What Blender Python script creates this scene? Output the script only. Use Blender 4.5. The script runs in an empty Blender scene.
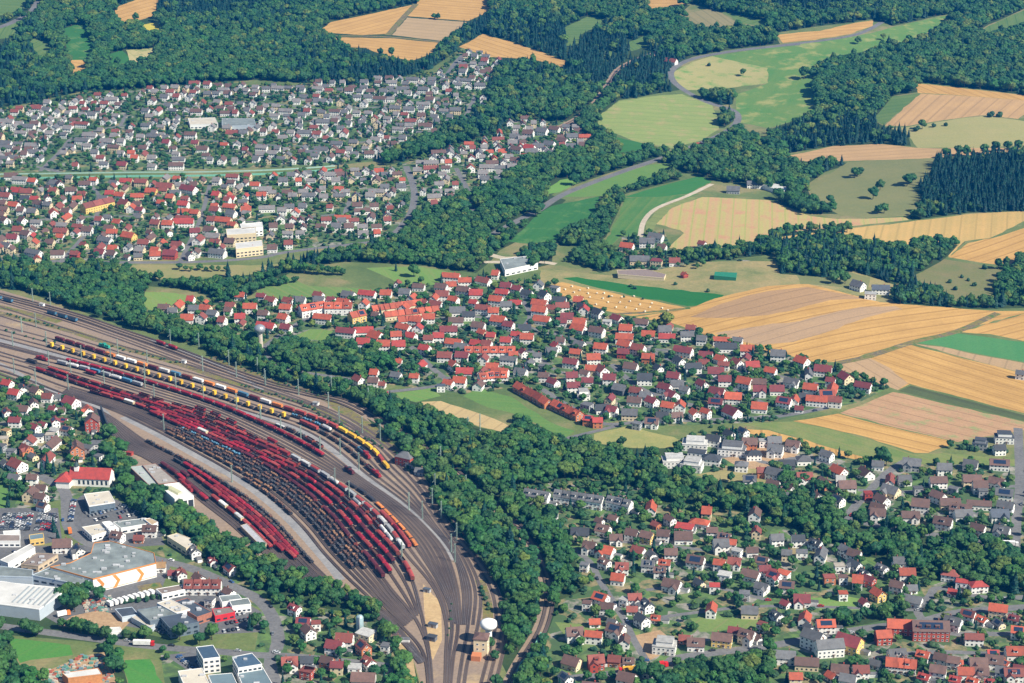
import bpy, bmesh, math, random
import numpy as np
from mathutils import Vector, Matrix
from mathutils.geometry import delaunay_2d_cdt
random.seed(7); rng = np.random.default_rng(7)
SC = bpy.context.scene; COL = SC.collection
# ------------------------------------------------------------ camera, world, sun, exposure
CAM_H = 640.0; PITCH = math.radians(20); FPX = 2000.0
cd = bpy.data.cameras.new('camera'); cam = bpy.data.objects.new('camera', cd); COL.objects.link(cam)
cam.location = (0, 0, CAM_H); cam.rotation_euler = (math.radians(90) - PITCH, 0, 0)
cd.sensor_width = 36; cd.lens = FPX / 1024 * 36; cd.clip_start = 1; cd.clip_end = 60000
SC.camera = cam
SUN_EL = math.radians(43); SUN_AZ = math.atan2(1.0, -0.60)          # clockwise from +Y: from the right, a little behind the camera
w = bpy.data.worlds.new("World"); SC.world = w; w.use_nodes = True
nt = w.node_tree; nt.nodes.clear()
sky = nt.nodes.new('ShaderNodeTexSky'); sky.sky_type = 'NISHITA'; sky.sun_disc = False
sky.sun_elevation = SUN_EL; sky.sun_rotation = SUN_AZ; sky.altitude = 600; sky.dust_density = 0.6
bg = nt.nodes.new('ShaderNodeBackground'); bg.inputs[1].default_value = 0.066
wo = nt.nodes.new('ShaderNodeOutputWorld')
nt.links.new(sky.outputs[0], bg.inputs[0]); nt.links.new(bg.outputs[0], wo.inputs[0])
sl = bpy.data.lights.new('sun', 'SUN'); sun = bpy.data.objects.new('sun', sl); COL.objects.link(sun)
sl.energy = 5.0; sl.angle = math.radians(0.5); sl.color = (1.0, 0.92, 0.78)
S = Vector((math.sin(SUN_AZ) * math.cos(SUN_EL), math.cos(SUN_AZ) * math.cos(SUN_EL), math.sin(SUN_EL)))
sun.rotation_euler = S.to_track_quat('Z', 'Y').to_euler()
SC.view_settings.view_transform = 'Standard'; SC.view_settings.look = 'None'
SC.view_settings.exposure = 0.82; SC.view_settings.gamma = 1.0; SC.view_settings.use_curve_mapping = False
SC.render.engine = 'CYCLES'
SC.cycles.max_bounces = 4; SC.cycles.diffuse_bounces = 2; SC.cycles.glossy_bounces = 2; SC.cycles.volume_bounces = 0
SC.cycles.transmission_bounces = 2; SC.cycles.use_denoising = True
HAZE_DENSITY = 0.000064; HAZE_COLOR = (0.01, 0.27, 0.80)

# ------------------------------------------------------------ terrain
def sst(t):
    t = np.clip(t, 0, 1); return t * t * (3 - 2 * t)
def hgt(x, y):
    x = np.asarray(x, float); y = np.asarray(y, float)
    back = 85 * sst((y - 2450) / 1700)
    m = sst((x - 60) / 300) * sst((y - 1500) / 500)
    und = m * (9 * np.sin(x / 190 + 0.6) * np.sin(y / 260 + 0.9) + 5 * np.sin(x / 95 + y / 330))
    m2 = sst((y - 2500) / 500)
    und2 = m2 * (11 * np.sin(x / 240 + 2.1) * np.sin(y / 300 - 0.4))
    return back + und + und2
CT, ST = math.cos(PITCH), math.sin(PITCH)
def PN(px, py, dz=0.0):
    """photo pixels to points dz above the terrain (arrays)"""
    u = (np.asarray(px, float) - 512) / FPX; v = (np.asarray(py, float) - 341.5) / FPX
    dx, dy, dzr = u, CT - v * ST, -ST - v * CT
    t = (CAM_H - dz) / -dzr
    for _ in range(40):
        t = (CAM_H - dz - hgt(dx * t, dy * t)) / -dzr
    x, y = dx * t, dy * t
    return x, y, hgt(x, y)
def P(px, py, dz=0.0):
    x, y, z = PN(px, py, dz); return Vector((float(x), float(y), float(z)))
def PIX(x, y, z):
    x = np.asarray(x, float); y = np.asarray(y, float); z = np.asarray(z, float) - CAM_H
    d = y * CT - z * ST; up = y * ST + z * CT
    return 512 + FPX * x / d, 341.5 - FPX * up / d, FPX / d
def H(x, y): return float(hgt(x, y))

# ------------------------------------------------------------ object helpers
def link(o): COL.objects.link(o); return o
def tag(o, label=None, cat=None, group=None, kind=None):
    if label: o['label'] = label
    if cat: o['category'] = cat
    if group: o['group'] = group
    if kind: o['kind'] = kind
    return o
def mesh_obj(name, me, parent=None):
    o = bpy.data.objects.new(name, me); COL.objects.link(o)
    if parent: o.parent = parent
    return o
def empty(name, loc, rz=0.0):
    o = bpy.data.objects.new(name, None); COL.objects.link(o)
    o.location = loc; o.rotation_euler = (0, 0, rz); o.empty_display_size = 1
    return o
class MB:
    def __init__(s): s.v = []; s.f = []; s.m = []
    def face(s, pts, m=0):
        n = len(s.v); s.v += [tuple(p) for p in pts]; s.f.append(tuple(range(n, n + len(pts)))); s.m.append(m)
    def hull8(s, b, t, m=0):
        """b, t: 4 bottom and 4 top points, counter-clockwise"""
        n = len(s.v); s.v += [tuple(p) for p in b] + [tuple(p) for p in t]
        s.f += [(n+3, n+2, n+1, n), (n+4, n+5, n+6, n+7)] + [(n+i, n+(i+1) % 4, n+4+(i+1) % 4, n+4+i) for i in range(4)]
        s.m += [m] * 6
    def box(s, x0, x1, y0, y1, z0, z1, m=0, ix=0.0, iy=0.0):
        s.hull8([(x0, y0, z0), (x1, y0, z0), (x1, y1, z0), (x0, y1, z0)],
                [(x0+ix, y0+iy, z1), (x1-ix, y0+iy, z1), (x1-ix, y1-iy, z1), (x0+ix, y1-iy, z1)], m)
    def prism(s, pts, z0, z1, m=0, mt=None):
        k = len(pts); n = len(s.v)
        s.v += [(p[0], p[1], z0) for p in pts] + [(p[0], p[1], z1) for p in pts]
        s.f.append(tuple(n + k + i for i in range(k))); s.m.append(m if mt is None else mt)
        s.f.append(tuple(n + k - 1 - i for i in range(k))); s.m.append(m)
        for i in range(k):
            s.f.append((n+i, n+(i+1) % k, n+k+(i+1) % k, n+k+i)); s.m.append(m)
    def cyl(s, c, r, axis, l, m=0, n=10, r2=None, caps=True):
        """cylinder from c along axis ('x','y','z') with length l"""
        r2 = r if r2 is None else r2; b = len(s.v)
        for q, rr in ((0, r), (l, r2)):
            for i in range(n):
                a = 2 * math.pi * i / n; p, t = rr * math.cos(a), rr * math.sin(a)
                if axis == 'x': s.v.append((c[0] + q, c[1] + p, c[2] + t))
                elif axis == 'y': s.v.append((c[0] - p, c[1] + q, c[2] + t))
                else: s.v.append((c[0] + p, c[1] + t, c[2] + q))
        for i in range(n):
            s.f.append((b+i, b+(i+1) % n, b+n+(i+1) % n, b+n+i)); s.m.append(m)
        if caps:
            s.f.append(tuple(b + n - 1 - i for i in range(n))); s.m.append(m)
            s.f.append(tuple(b + n + i for i in range(n))); s.m.append(m)
    def lathe(s, prof, m=0, n=16, c=(0, 0, 0)):
        b = len(s.v)
        for r, z in prof:
            for i in range(n):
                a = 2 * math.pi * i / n; s.v.append((c[0] + r * math.cos(a), c[1] + r * math.sin(a), c[2] + z))
        for j in range(len(prof) - 1):
            for i in range(n):
                s.f.append((b+j*n+i, b+j*n+(i+1) % n, b+(j+1)*n+(i+1) % n, b+(j+1)*n+i)); s.m.append(m)
    def mesh(s, name, mats, smooth=False):
        me = bpy.data.meshes.new(name); me.from_pydata(s.v, [], s.f)
        for mt in mats: me.materials.append(mt)
        if len(mats) > 1: me.polygons.foreach_set('material_index', s.m)
        if smooth: me.polygons.foreach_set('use_smooth', [True] * len(s.f))
        me.update(); return me

# ------------------------------------------------------------ materials
MATS = {}
def newmat(name):
    m = bpy.data.materials.new(name); m.use_nodes = True
    n = m.node_tree; b = n.nodes['Principled BSDF']; return m, n, b
def N(nt, t, **kw):
    n = nt.nodes.new(t)
    for k, v in kw.items():
        if k.startswith('i_'): n.inputs[k[2:].replace('_', ' ')].default_value = v
        else: setattr(n, k, v)
    return n
def mixc(nt, fac, a, b):
    m = nt.nodes.new('ShaderNodeMix'); m.data_type = 'RGBA'
    if isinstance(fac, (int, float)): m.inputs[0].default_value = fac
    else: nt.links.new(fac, m.inputs[0])
    for i, c in ((6, a), (7, b)):
        if isinstance(c, tuple): m.inputs[i].default_value = (*c[:3], 1)
        else: nt.links.new(c, m.inputs[i])
    return m.outputs[2]
def ramp(nt, fac, stops, interp='LINEAR'):
    r = nt.nodes.new('ShaderNodeValToRGB'); r.color_ramp.interpolation = interp
    e = r.color_ramp.elements
    while len(e) < len(stops): e.new(0.5)
    for el, (p, c) in zip(e, stops): el.position = p; el.color = (*c, 1) if len(c) == 3 else c
    nt.links.new(fac, r.inputs[0]); return r.outputs[0]
def noise(nt, vec, scale, detail=4, rough=0.6):
    n = N(nt, 'ShaderNodeTexNoise'); n.inputs['Scale'].default_value = scale; n.inputs['Detail'].default_value = detail
    n.inputs['Roughness'].default_value = rough
    if vec is not None: nt.links.new(vec, n.inputs['Vector'])
    return n.outputs['Fac']
def wpos(nt): return N(nt, 'ShaderNodeNewGeometry').outputs['Position']
def plain(name, col, rough=0.7, var=0.18, scale=0.6, metal=0.0, rand=0.12):
    """painted or mineral surface: base colour with weathering noise and a little difference from object to object"""
    if name in MATS: return MATS[name]
    m, n, b = newmat(name)
    f = noise(n, wpos(n), scale, 5)
    f = ramp(n, f, [(0.3, (0, 0, 0)), (0.7, (1, 1, 1))])
    c = mixc(n, f, tuple(x * (1 - var) for x in col), tuple(min(1, x * (1 + var)) for x in col))
    oi = N(n, 'ShaderNodeObjectInfo')
    hs = N(n, 'ShaderNodeHueSaturation'); n.links.new(c, hs.inputs['Color'])
    mr = N(n, 'ShaderNodeMapRange'); n.links.new(oi.outputs['Random'], mr.inputs[0])
    mr.inputs['To Min'].default_value = 1 - rand; mr.inputs['To Max'].default_value = 1 + rand
    n.links.new(mr.outputs[0], hs.inputs['Value']); n.links.new(hs.outputs[0], b.inputs['Base Color'])
    b.inputs['Roughness'].default_value = rough; b.inputs['Metallic'].default_value = metal
    MATS[name] = m; return m
def rooftile(name, col):
    if name in MATS: return MATS[name]
    m, n, b = newmat(name)
    tc = N(n, 'ShaderNodeTexCoord').outputs['Object']
    w1 = N(n, 'ShaderNodeTexWave'); w1.wave_type = 'BANDS'; w1.bands_direction = 'X'; w1.inputs['Scale'].default_value = 1.1; n.links.new(tc, w1.inputs['Vector'])
    f = noise(n, wpos(n), 0.35, 6)
    f2 = noise(n, wpos(n), 2.5, 3)
    a = mixc(n, ramp(n, f, [(0.35, (0, 0, 0)), (0.65, (1, 1, 1))]), tuple(x * .60 for x in col), tuple(min(1, x * 1.2) for x in col))
    g = mixc(n, f2, a, tuple(x * .65 + .04 for x in col))
    mm = n.nodes.new('ShaderNodeMix'); mm.data_type = 'RGBA'; mm.blend_type = 'MULTIPLY'; mm.inputs[0].default_value = 0.25
    n.links.new(g, mm.inputs[6]); n.links.new(w1.outputs['Color'], mm.inputs[7])
    oi = N(n, 'ShaderNodeObjectInfo'); hs = N(n, 'ShaderNodeHueSaturation'); n.links.new(mm.outputs[2], hs.inputs['Color'])
    mr = N(n, 'ShaderNodeMapRange'); n.links.new(oi.outputs['Random'], mr.inputs[0]); mr.inputs['To Min'].default_value = .7; mr.inputs['To Max'].default_value = 1.25
    n.links.new(mr.outputs[0], hs.inputs['Value']); n.links.new(hs.outputs[0], b.inputs['Base Color'])
    b.inputs['Roughness'].default_value = 0.75; MATS[name] = m; return m
ROOFC = {'O': (.50, .085, .028), 'R': (.46, .040, .025), 'M': (.23, .026, .030), 'T': (.27, .055, .035), 'B': (.15, .075, .058),
         'G': (.135, .14, .15), 'D': (.035, .045, .06), 'S': (.075, .10, .14), 'L': (.42, .37, .30), 'W': (.48, .48, .46), 'Y': (.45, .26, .10), 'P': (.25, .235, .23)}
ROOFN = {'O': 'orange', 'R': 'bright red', 'M': 'maroon', 'T': 'rust brown', 'B': 'brown', 'G': 'grey', 'D': 'charcoal', 'S': 'slate blue', 'L': 'beige', 'W': 'pale grey', 'Y': 'tan', 'P': 'light grey'}
WALLC = {'w': (.80, .79, .75), 'c': (.66, .55, .36), 'y': (.66, .46, .14), 'o': (.48, .17, .07), 'r': (.38, .06, .035), 'g': (.36, .37, .38), 'k': (.12, .13, .15)}
WALLN = {'w': 'white', 'c': 'cream', 'y': 'yellow', 'o': 'orange brick', 'r': 'red brick', 'g': 'grey', 'k': 'dark'}
def roofm(k): return rooftile('roof_' + ROOFN[k].replace(' ', '_'), ROOFC[k])
def wallm(k): return plain('render_' + WALLN[k].replace(' ', '_'), WALLC[k], 0.85, 0.07, 0.5, 0, 0.10)
m, n, b = newmat('window_glass'); b.inputs['Base Color'].default_value = (.03, .045, .06, 1); b.inputs['Roughness'].default_value = .12; MATS['glass'] = m
GLASS = m; FRAME = plain('window_frame_white', (.75, .75, .73), .5, .05)
def leafmat(name, cols, tr=0.0):
    m, n, b = newmat(name)
    oi = N(n, 'ShaderNodeObjectInfo')
    c = ramp(n, oi.outputs['Random'], [(i / (len(cols) - 1), q) for i, q in enumerate(cols)])
    f = noise(n, wpos(n), 0.35, 3)
    hs = N(n, 'ShaderNodeHueSaturation'); n.links.new(c, hs.inputs['Color'])
    mr = N(n, 'ShaderNodeMapRange'); n.links.new(f, mr.inputs[0]); mr.inputs[1].default_value = .3; mr.inputs[2].default_value = .7; mr.inputs['To Min'].default_value = .55; mr.inputs['To Max'].default_value = 1.5
    n.links.new(mr.outputs[0], hs.inputs['Value'])
    big = noise(n, wpos(n), 0.012, 3); mr2 = N(n, 'ShaderNodeMapRange'); n.links.new(big, mr2.inputs[0]); mr2.inputs[1].default_value = .35; mr2.inputs[2].default_value = .65
    mr2.inputs['To Min'].default_value = .485; mr2.inputs['To Max'].default_value = .515
    n.links.new(mr2.outputs[0], hs.inputs['Hue'])
    n.links.new(hs.outputs[0], b.inputs['Base Color']); b.inputs['Roughness'].default_value = .65
    b.inputs['Specular IOR Level'].default_value = .2
    MATS[name] = m; return m
LEAF = leafmat('broadleaf_foliage', [(.014, .062, .018), (.034, .105, .022), (.016, .072, .028), (.060, .128, .024), (.012, .056, .020), (.040, .104, .022), (.018, .074, .026), (.105, .145, .026)])
NEEDLE = leafmat('conifer_foliage', [(.003, .030, .026), (.006, .044, .030), (.004, .034, .030)])
BARK = plain('bark', (.09, .065, .045), .9, .3)
HEDGE = leafmat('hedge_foliage', [(.016, .058, .030), (.035, .08, .032)])
# ------------------------------------------------------------ ground materials
def field_mat(name, c1, c2, ang=0.0, period=6.0, strength=0.5, patch=0.5, pscale=0.02, c3=None):
    """crop or stubble: tramline stripes at the field's own angle plus soft patches"""
    m, n, b = newmat(name)
    if c1[0] > c1[1] * 1.2: c1, c2 = (c1[0], c1[1] * 1.10, c1[2] * 1.08), (c2[0], c2[1] * 1.12, c2[2] * 1.1)
    pos = wpos(n)
    vr = N(n, 'ShaderNodeVectorRotate'); vr.rotation_type = 'Z_AXIS'; vr.inputs['Angle'].default_value = ang; n.links.new(pos, vr.inputs['Vector'])
    wv = N(n, 'ShaderNodeTexWave'); wv.wave_type = 'BANDS'; wv.bands_direction = 'Y'
    wv.inputs['Scale'].default_value = 0.314 / period; wv.inputs['Distortion'].default_value = .8; wv.inputs['Detail'].default_value = 2; wv.inputs['Detail Scale'].default_value = .25
    n.links.new(vr.outputs[0], wv.inputs['Vector'])
    wv2 = N(n, 'ShaderNodeTexWave'); wv2.wave_type = 'BANDS'; wv2.bands_direction = 'Y'; wv2.inputs['Scale'].default_value = 0.314 / (period * 3.3); wv2.inputs['Distortion'].default_value = 2.5; wv2.inputs['Detail Scale'].default_value = .1
    n.links.new(vr.outputs[0], wv2.inputs['Vector'])
    ad = N(n, 'ShaderNodeMath', operation='AVERAGE' if False else 'ADD'); n.links.new(wv.outputs['Fac'], ad.inputs[0]); n.links.new(wv2.outputs['Fac'], ad.inputs[1])
    hf = N(n, 'ShaderNodeMath', operation='MULTIPLY'); n.links.new(ad.outputs[0], hf.inputs[0]); hf.inputs[1].default_value = .38 * strength
    pt = noise(n, pos, pscale, 6, .65)
    pr = N(n, 'ShaderNodeMapRange'); n.links.new(pt, pr.inputs[0]); pr.inputs[1].default_value = .35; pr.inputs[2].default_value = .65; pr.inputs['To Max'].default_value = patch
    s = N(n, 'ShaderNodeMath', operation='ADD', use_clamp=True); n.links.new(hf.outputs[0], s.inputs[0]); n.links.new(pr.outputs[0], s.inputs[1])
    c = mixc(n, s.outputs[0], c1, c2)
    if c3:
        p3 = noise(n, pos, pscale * 2.3, 4, .6)
        c = mixc(n, ramp(n, p3, [(.52, (0, 0, 0)), (.68, (1, 1, 1))]), c, c3)
    tw = N(n, 'ShaderNodeTexWave'); tw.wave_type = 'BANDS'; tw.bands_direction = 'Y'; tw.inputs['Scale'].default_value = 0.314 / (period * 2.1); tw.inputs['Distortion'].default_value = .35; tw.inputs['Detail Scale'].default_value = .2; n.links.new(vr.outputs[0], tw.inputs['Vector'])
    if strength >= .5: c = mixc(n, ramp(n, tw.outputs['Fac'], [(.93, (0, 0, 0)), (.99, (1, 1, 1))]), c, tuple(q_ * (.90 if c1[0] > c1[1] else .94) for q_ in c2))
    fine = noise(n, pos, .5, 3)
    mm = n.nodes.new('ShaderNodeMix'); mm.data_type = 'RGBA'; mm.blend_type = 'MULTIPLY'; mm.inputs[0].default_value = .35
    n.links.new(c, mm.inputs[6]); n.links.new(ramp(n, fine, [(.3, (.6, .6, .6)), (.6, (1.05, 1.05, 1.05))]), mm.inputs[7])
    n.links.new(mm.outputs[2], b.inputs['Base Color']); b.inputs['Roughness'].default_value = .95; b.inputs['Specular IOR Level'].default_value = .1
    return m
def garden_mat():
    m, n, b = newmat('garden_ground'); pos = wpos(n)
    vo = N(n, 'ShaderNodeTexVoronoi'); vo.inputs['Scale'].default_value = .075; n.links.new(pos, vo.inputs['Vector'])
    c = ramp(n, vo.outputs['Color'], [(0, (.05, .11, .03)), (.25, (.10, .18, .045)), (.42, (.055, .11, .035)), (.55, (.25, .20, .10)), (.70, (.26, .24, .21)), (.82, (.12, .18, .055)), (.92, (.30, .23, .13))], 'CONSTANT')
    f = noise(n, pos, .12, 5); c = mixc(n, ramp(n, f, [(.4, (0, 0, 0)), (.6, (1, 1, 1))]), c, (.05, .095, .035))
    n.links.new(c, b.inputs['Base Color']); b.inputs['Roughness'].default_value = .95; return m
def soft_mat(name, stops, scale=.03, scale2=.4, rough=.95):
    m, n, b = newmat(name); pos = wpos(n)
    c = ramp(n, noise(n, pos, scale, 7, .65), stops)
    mm = n.nodes.new('ShaderNodeMix'); mm.data_type = 'RGBA'; mm.blend_type = 'MULTIPLY'; mm.inputs[0].default_value = .5
    n.links.new(c, mm.inputs[6]); n.links.new(ramp(n, noise(n, pos, scale2, 4), [(.3, (.6, .6, .6)), (.65, (1.1, 1.1, 1.1))]), mm.inputs[7])
    n.links.new(mm.outputs[2], b.inputs['Base Color']); b.inputs['Roughness'].default_value = rough; b.inputs['Specular IOR Level'].default_value = .15
    return m
G_MEADOW = soft_mat('meadow_ground', [(.3, (.07, .12, .04)), (.5, (.13, .17, .06)), (.62, (.24, .21, .10)), (.75, (.09, .14, .05))], .012)
G_GARDEN = garden_mat()
G_FOREST = soft_mat('forest_floor', [(.3, (.02, .05, .02)), (.7, (.05, .08, .03))])
G_ASPH = soft_mat('asphalt', [(.3, (.10, .105, .11)), (.7, (.15, .15, .155))], .05)
G_ROAD = soft_mat('road_asphalt', [(.3, (.13, .132, .138)), (.7, (.18, .18, .182))], .05)
G_YARD = soft_mat('yard_ballast', [(.3, (.23, .17, .125)), (.45, (.29, .215, .155)), (.6, (.26, .20, .155)), (.72, (.42, .31, .17))], .014)
G_PALE = soft_mat('pale_concrete', [(.3, (.21, .21, .215)), (.7, (.32, .31, .30))], .06)
G_DIRT = soft_mat('bare_earth', [(.3, (.32, .20, .11)), (.7, (.42, .30, .18))], .05)
G_TRACKWAY = soft_mat('gravel_path', [(.3, (.42, .36, .27)), (.7, (.52, .46, .36))], .05)
G_WEEDY = soft_mat('weedy_gravel', [(.35, (.06, .13, .035)), (.48, (.20, .17, .06)), (.58, (.13, .11, .085)), (.7, (.30, .25, .09))], .09)
WH = ((.54, .30, .105), (.37, .195, .065))
def pang(a, b):
    A = P(*a); B = P(*b); return -math.atan2(B.y - A.y, B.x - A.x)
# ------------------------------------------------------------ regions traced in the photograph, low priority first
REG = []   # name, material, world polygon(s), class
def reg(name, mat, pts, cls, world=False):
    if not world:
        a = np.array(pts, float); x, y, _ = PN(a[:, 0], a[:, 1]); pts = np.stack([x, y], 1)
    pts = np.array(pts)
    if cls == 'field' and not world:       # worked fields keep slightly ragged margins
        out = []
        for i in range(len(pts)):
            p, q2 = pts[i], pts[(i + 1) % len(pts)]; l = np.linalg.norm(q2 - p); k = max(1, int(l / 11)); nn = np.array([-(q2 - p)[1], (q2 - p)[0]]) / max(l, 1e-6)
            for t in range(k): out.append(p + (q2 - p) * t / k + nn * (rng.normal(0, .75) if t else 0))
        pts = np.array(out)
    REG.append([name, mat, pts, cls])
def catmull(pts, k=6):
    p = np.array(pts, float); p = np.vstack([2 * p[0] - p[1], p, 2 * p[-1] - p[-2]]); out = []
    for i in range(1, len(p) - 2):
        for t in np.arange(k) / k:
            out.append(.5 * ((2 * p[i]) + (-p[i-1] + p[i+1]) * t + (2*p[i-1] - 5*p[i] + 4*p[i+1] - p[i+2]) * t*t + (-p[i-1] + 3*p[i] - 3*p[i+1] + p[i+2]) * t**3))
    out.append(p[-2]); return np.array(out)
def wline(pts, k=6):
    a = np.array(pts, float); x, y, _ = PN(a[:, 0], a[:, 1]); return catmull(np.stack([x, y], 1), k)
def offset(c, d):
    t = np.gradient(c, axis=0); t /= np.linalg.norm(t, axis=1)[:, None] + 1e-9
    return c + np.stack([-t[:, 1], t[:, 0]], 1) * d
ROADS = []
def road(name, mat, pts, wd, cls='road', k=4):
    c = wline(pts, k); ROADS.append((c, wd))
    reg(name, mat, np.vstack([offset(c, wd / 2), offset(c, -wd / 2)[::-1]]), cls, True)
# settlements
SET = {
 'back': [(-30,120),(25,105),(60,98),(90,92),(150,88),(230,82),(256,86),(330,84),(410,78),(440,70),(460,52),(498,54),(505,65),(490,85),(485,110),(430,140),(385,160),(330,166),(100,172),(-30,172)],
 'lower': [(-30,180),(256,178),(330,170),(395,166),(440,152),(500,130),(512,118),(570,122),(588,140),(585,152),(530,165),(510,180),(492,205),(470,212),(418,213),(412,235),(350,244),(260,256),(95,262),(-30,262)],
 'central': [(160,308),(230,298),(290,302),(340,294),(360,290),(400,288),(450,281),(490,275),(520,283),(545,289),(600,314),(640,320),(700,332),(770,352),(815,362),(850,372),(888,388),(860,402),(770,422),(690,425),(605,428),(580,424),(512,386),(480,394),(440,392),(385,384),(340,378),(400,360),(330,342),(250,338),(170,325)],
 'leftv': [(-30,380),(30,380),(60,395),(95,410),(106,440),(108,470),(118,492),(60,500),(-30,520)],
 'newq': [(655,470),(680,440),(740,428),(800,440),(830,452),(866,462),(903,462),(1030,462),(1040,545),(960,540),(838,514),(790,478),(720,480),(690,476)],
 'rowh': [(522,486),(600,478),(645,490),(650,505),(560,515),(530,512)],
 'lowv': [(548,510),(620,500),(690,505),(760,515),(820,540),(880,560),(930,580),(990,590),(1040,600),(1040,720),(560,720),(540,650),(560,600),(585,590),(575,560)],
 'botl': [(150,550),(200,545),(250,585),(290,600),(390,615),(400,650),(395,720),(170,720),(160,650),(255,650),(262,610)],
 'gard': [(60,285),(85,283),(110,300),(130,312),(180,312),(190,330),(150,330),(95,312)],
 'farm': [(622,236),(665,232),(672,252),(760,262),(768,280),(640,278),(618,268)],
}
for k, p in SET.items(): reg('garden_ground', G_GARDEN, p, 'garden')
FOREST = [
 [(-60,-40),(500,-40),(495,40),(462,48),(432,68),(410,76),(345,86),(300,83),(256,80),(150,88),(80,92),(25,104),(-60,118)],
 [(490,-40),(642,-40),(640,5),(690,5),(680,14),(700,27),(740,26),(768,30),(776,36),(780,44),(727,50),(692,57),(670,68),(668,76),(680,90),(660,93),(640,97),(619,100),(594,120),(614,133),(617,150),(640,152),(670,148),(668,156),(600,176),(560,190),(535,204),(512,216),(495,203),(470,214),(416,216),(500,190),(510,178),(530,162),(588,152),(590,140),(570,122),(512,118),(500,130),(440,152),(386,166),(383,160),(430,140),(486,112),(490,85),(505,65),(490,57)],
 [(690,-40),(1090,-40),(1090,-4),(1024,9),(988,25),(975,33),(965,18),(960,13),(938,16),(893,26),(880,22),(873,19),(850,23),(776,33),(768,30),(760,20),(722,12),(707,8),(690,3)],
 [(815,62),(830,57),(862,52),(880,46),(908,42),(930,32),(962,16),(975,36),(1000,32),(1090,18),(1090,105),(1024,95),(918,82),(918,92),(893,96),(873,120),(885,127),(908,135),(911,146),(880,144),(833,146),(790,153),(768,148),(768,130),(790,122),(812,112),(812,90),(820,80),(812,72)],
 [(660,158),(690,150),(700,141),(740,131),(750,140),(770,148),(786,154),(792,161),(840,161),(850,164),(825,172),(806,185),(812,200),(838,214),(810,214),(783,205),(770,192),(740,184),(712,180),(690,174),(664,172)],
 [(912,188),(930,176),(935,160),(985,151),(1024,148),(1090,150),(1090,206),(1024,211),(968,213),(912,220),(906,213),(925,203)],
 [(700,98),(716,86),(735,92),(733,104),(715,106)], [(700,118),(725,112),(735,120),(724,128),(712,128)],
 [(770,236),(785,232),(800,226),(848,229),(870,236),(905,241),(925,230),(960,233),(965,242),(948,256),(940,262),(905,280),(895,285),(870,276),(850,270),(830,278),(780,274),(778,256)],
 [(888,296),(905,282),(925,285),(950,300),(975,300),(985,275),(1010,256),(1024,252),(1090,258),(1090,308),(1024,308),(985,309),(900,307)],
 [(680,256),(700,247),(745,247),(755,232),(775,228),(785,252),(760,256),(720,260),(688,264)],
 [(556,240),(575,226),(600,216),(606,197),(640,184),(675,173),(680,180),(625,194),(618,212),(606,237),(590,247),(560,246)],
 [(381,243),(400,237),(416,216),(461,216),(491,206),(512,198),(545,193),(566,200),(550,216),(545,235),(520,240),(500,250),(490,262),(476,273),(426,266),(396,264),(345,262),(300,268),(270,283),(250,296),(225,302),(190,290),(146,286),(143,310),(165,318),(190,330),(240,340),(262,340),(262,352),(205,348),(120,325),(66,306),(20,290),(-30,286),(-30,262),(60,266),(115,268),(157,280),(200,280),(262,272),(300,262),(350,252)],
 [(570,251),(610,250),(622,268),(600,273),(576,262)], [(512,262),(535,246),(553,248),(552,264),(535,268)],
 [(200,348),(262,350),(300,342),(370,349),(400,362),(385,374),(350,378),(320,372),(300,372),(330,388),(400,398),(418,403),(441,413),(481,428),(503,432),(512,431),(512,415),(537,425),(565,438),(600,444),(632,448),(672,448),(690,456),(690,476),(720,481),(790,480),(838,515),(905,532),(960,542),(1090,552),(1090,606),(990,590),(930,580),(880,560),(820,540),(760,515),(690,505),(650,504),(645,490),(600,478),(522,486),(524,508),(548,512),(575,560),(585,590),(560,600),(545,640),(552,700),(520,700),(500,660),(505,620),(496,590),(474,556),(446,522),(430,490),(414,474),(398,450),(372,425),(345,408),(300,396),(262,380),(220,362)],
 [(102,432),(116,440),(128,466),(160,480),(174,500),(205,520),(240,544),(264,557),(310,583),(345,590),(375,604),(398,625),(410,650),(424,700),(385,700),(396,660),(382,625),(345,612),(300,604),(262,590),(230,574),(190,552),(160,535),(125,505),(108,475)],
 [(-30,600),(50,616),(100,626),(140,633),(180,641),(160,650),(80,641),(-30,632)], [(-30,640),(14,640),(18,668),(60,690),(60,740),(-30,740)],
 [(104,650),(120,655),(132,700),(116,700)], [(54,592),(70,588),(92,592),(90,602),(72,612),(52,610)],
 [(440,655),(452,652),(450,700),(436,700)], [(466,662),(490,650),(500,700),(462,700)],
 [(620,700),(650,676),(690,664),(740,652),(772,654),(768,690),(760,700)], [(830,615),(905,606),(918,612),(868,624),(822,632)],
]
for p in FOREST: reg('forest_floor', G_FOREST, p, 'forest')
reg('meadow', soft_mat('dry_pasture', [(.3, (.10, .15, .05)), (.45, (.22, .22, .09)), (.6, (.32, .26, .12)), (.75, (.16, .20, .07))], .02), [(540,268),(620,276),(700,262),(800,262),(905,282),(888,298),(800,290),(724,300),(612,292),(540,286)], 'field')
YG = ((.13, .19, .06), (.075, .15, .045)); GR = ((.035, .13, .036), (.045, .155, .04)); OL = ((.20, .20, .085), (.14, .17, .07)); PK = ((.44, .25, .145), (.34, .19, .11))
def F(name, cols, pts, ang=None, period=7, strength=.5, patch=.5, ps=.02, c3=None):
    a = pang(*ang) if ang else random.uniform(0, 3)
    reg(name, field_mat(name + '_crop', cols[0], cols[1], a, period, strength, patch, ps, c3), pts, 'field')
F('green_field', GR, [(62,29),(85,22),(88,38),(94,45),(89,60),(69,60),(66,42)], c3=(.12, .2, .06)); F('stubble_field', WH, [(70,60),(90,60),(85,70),(73,73)])
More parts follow.
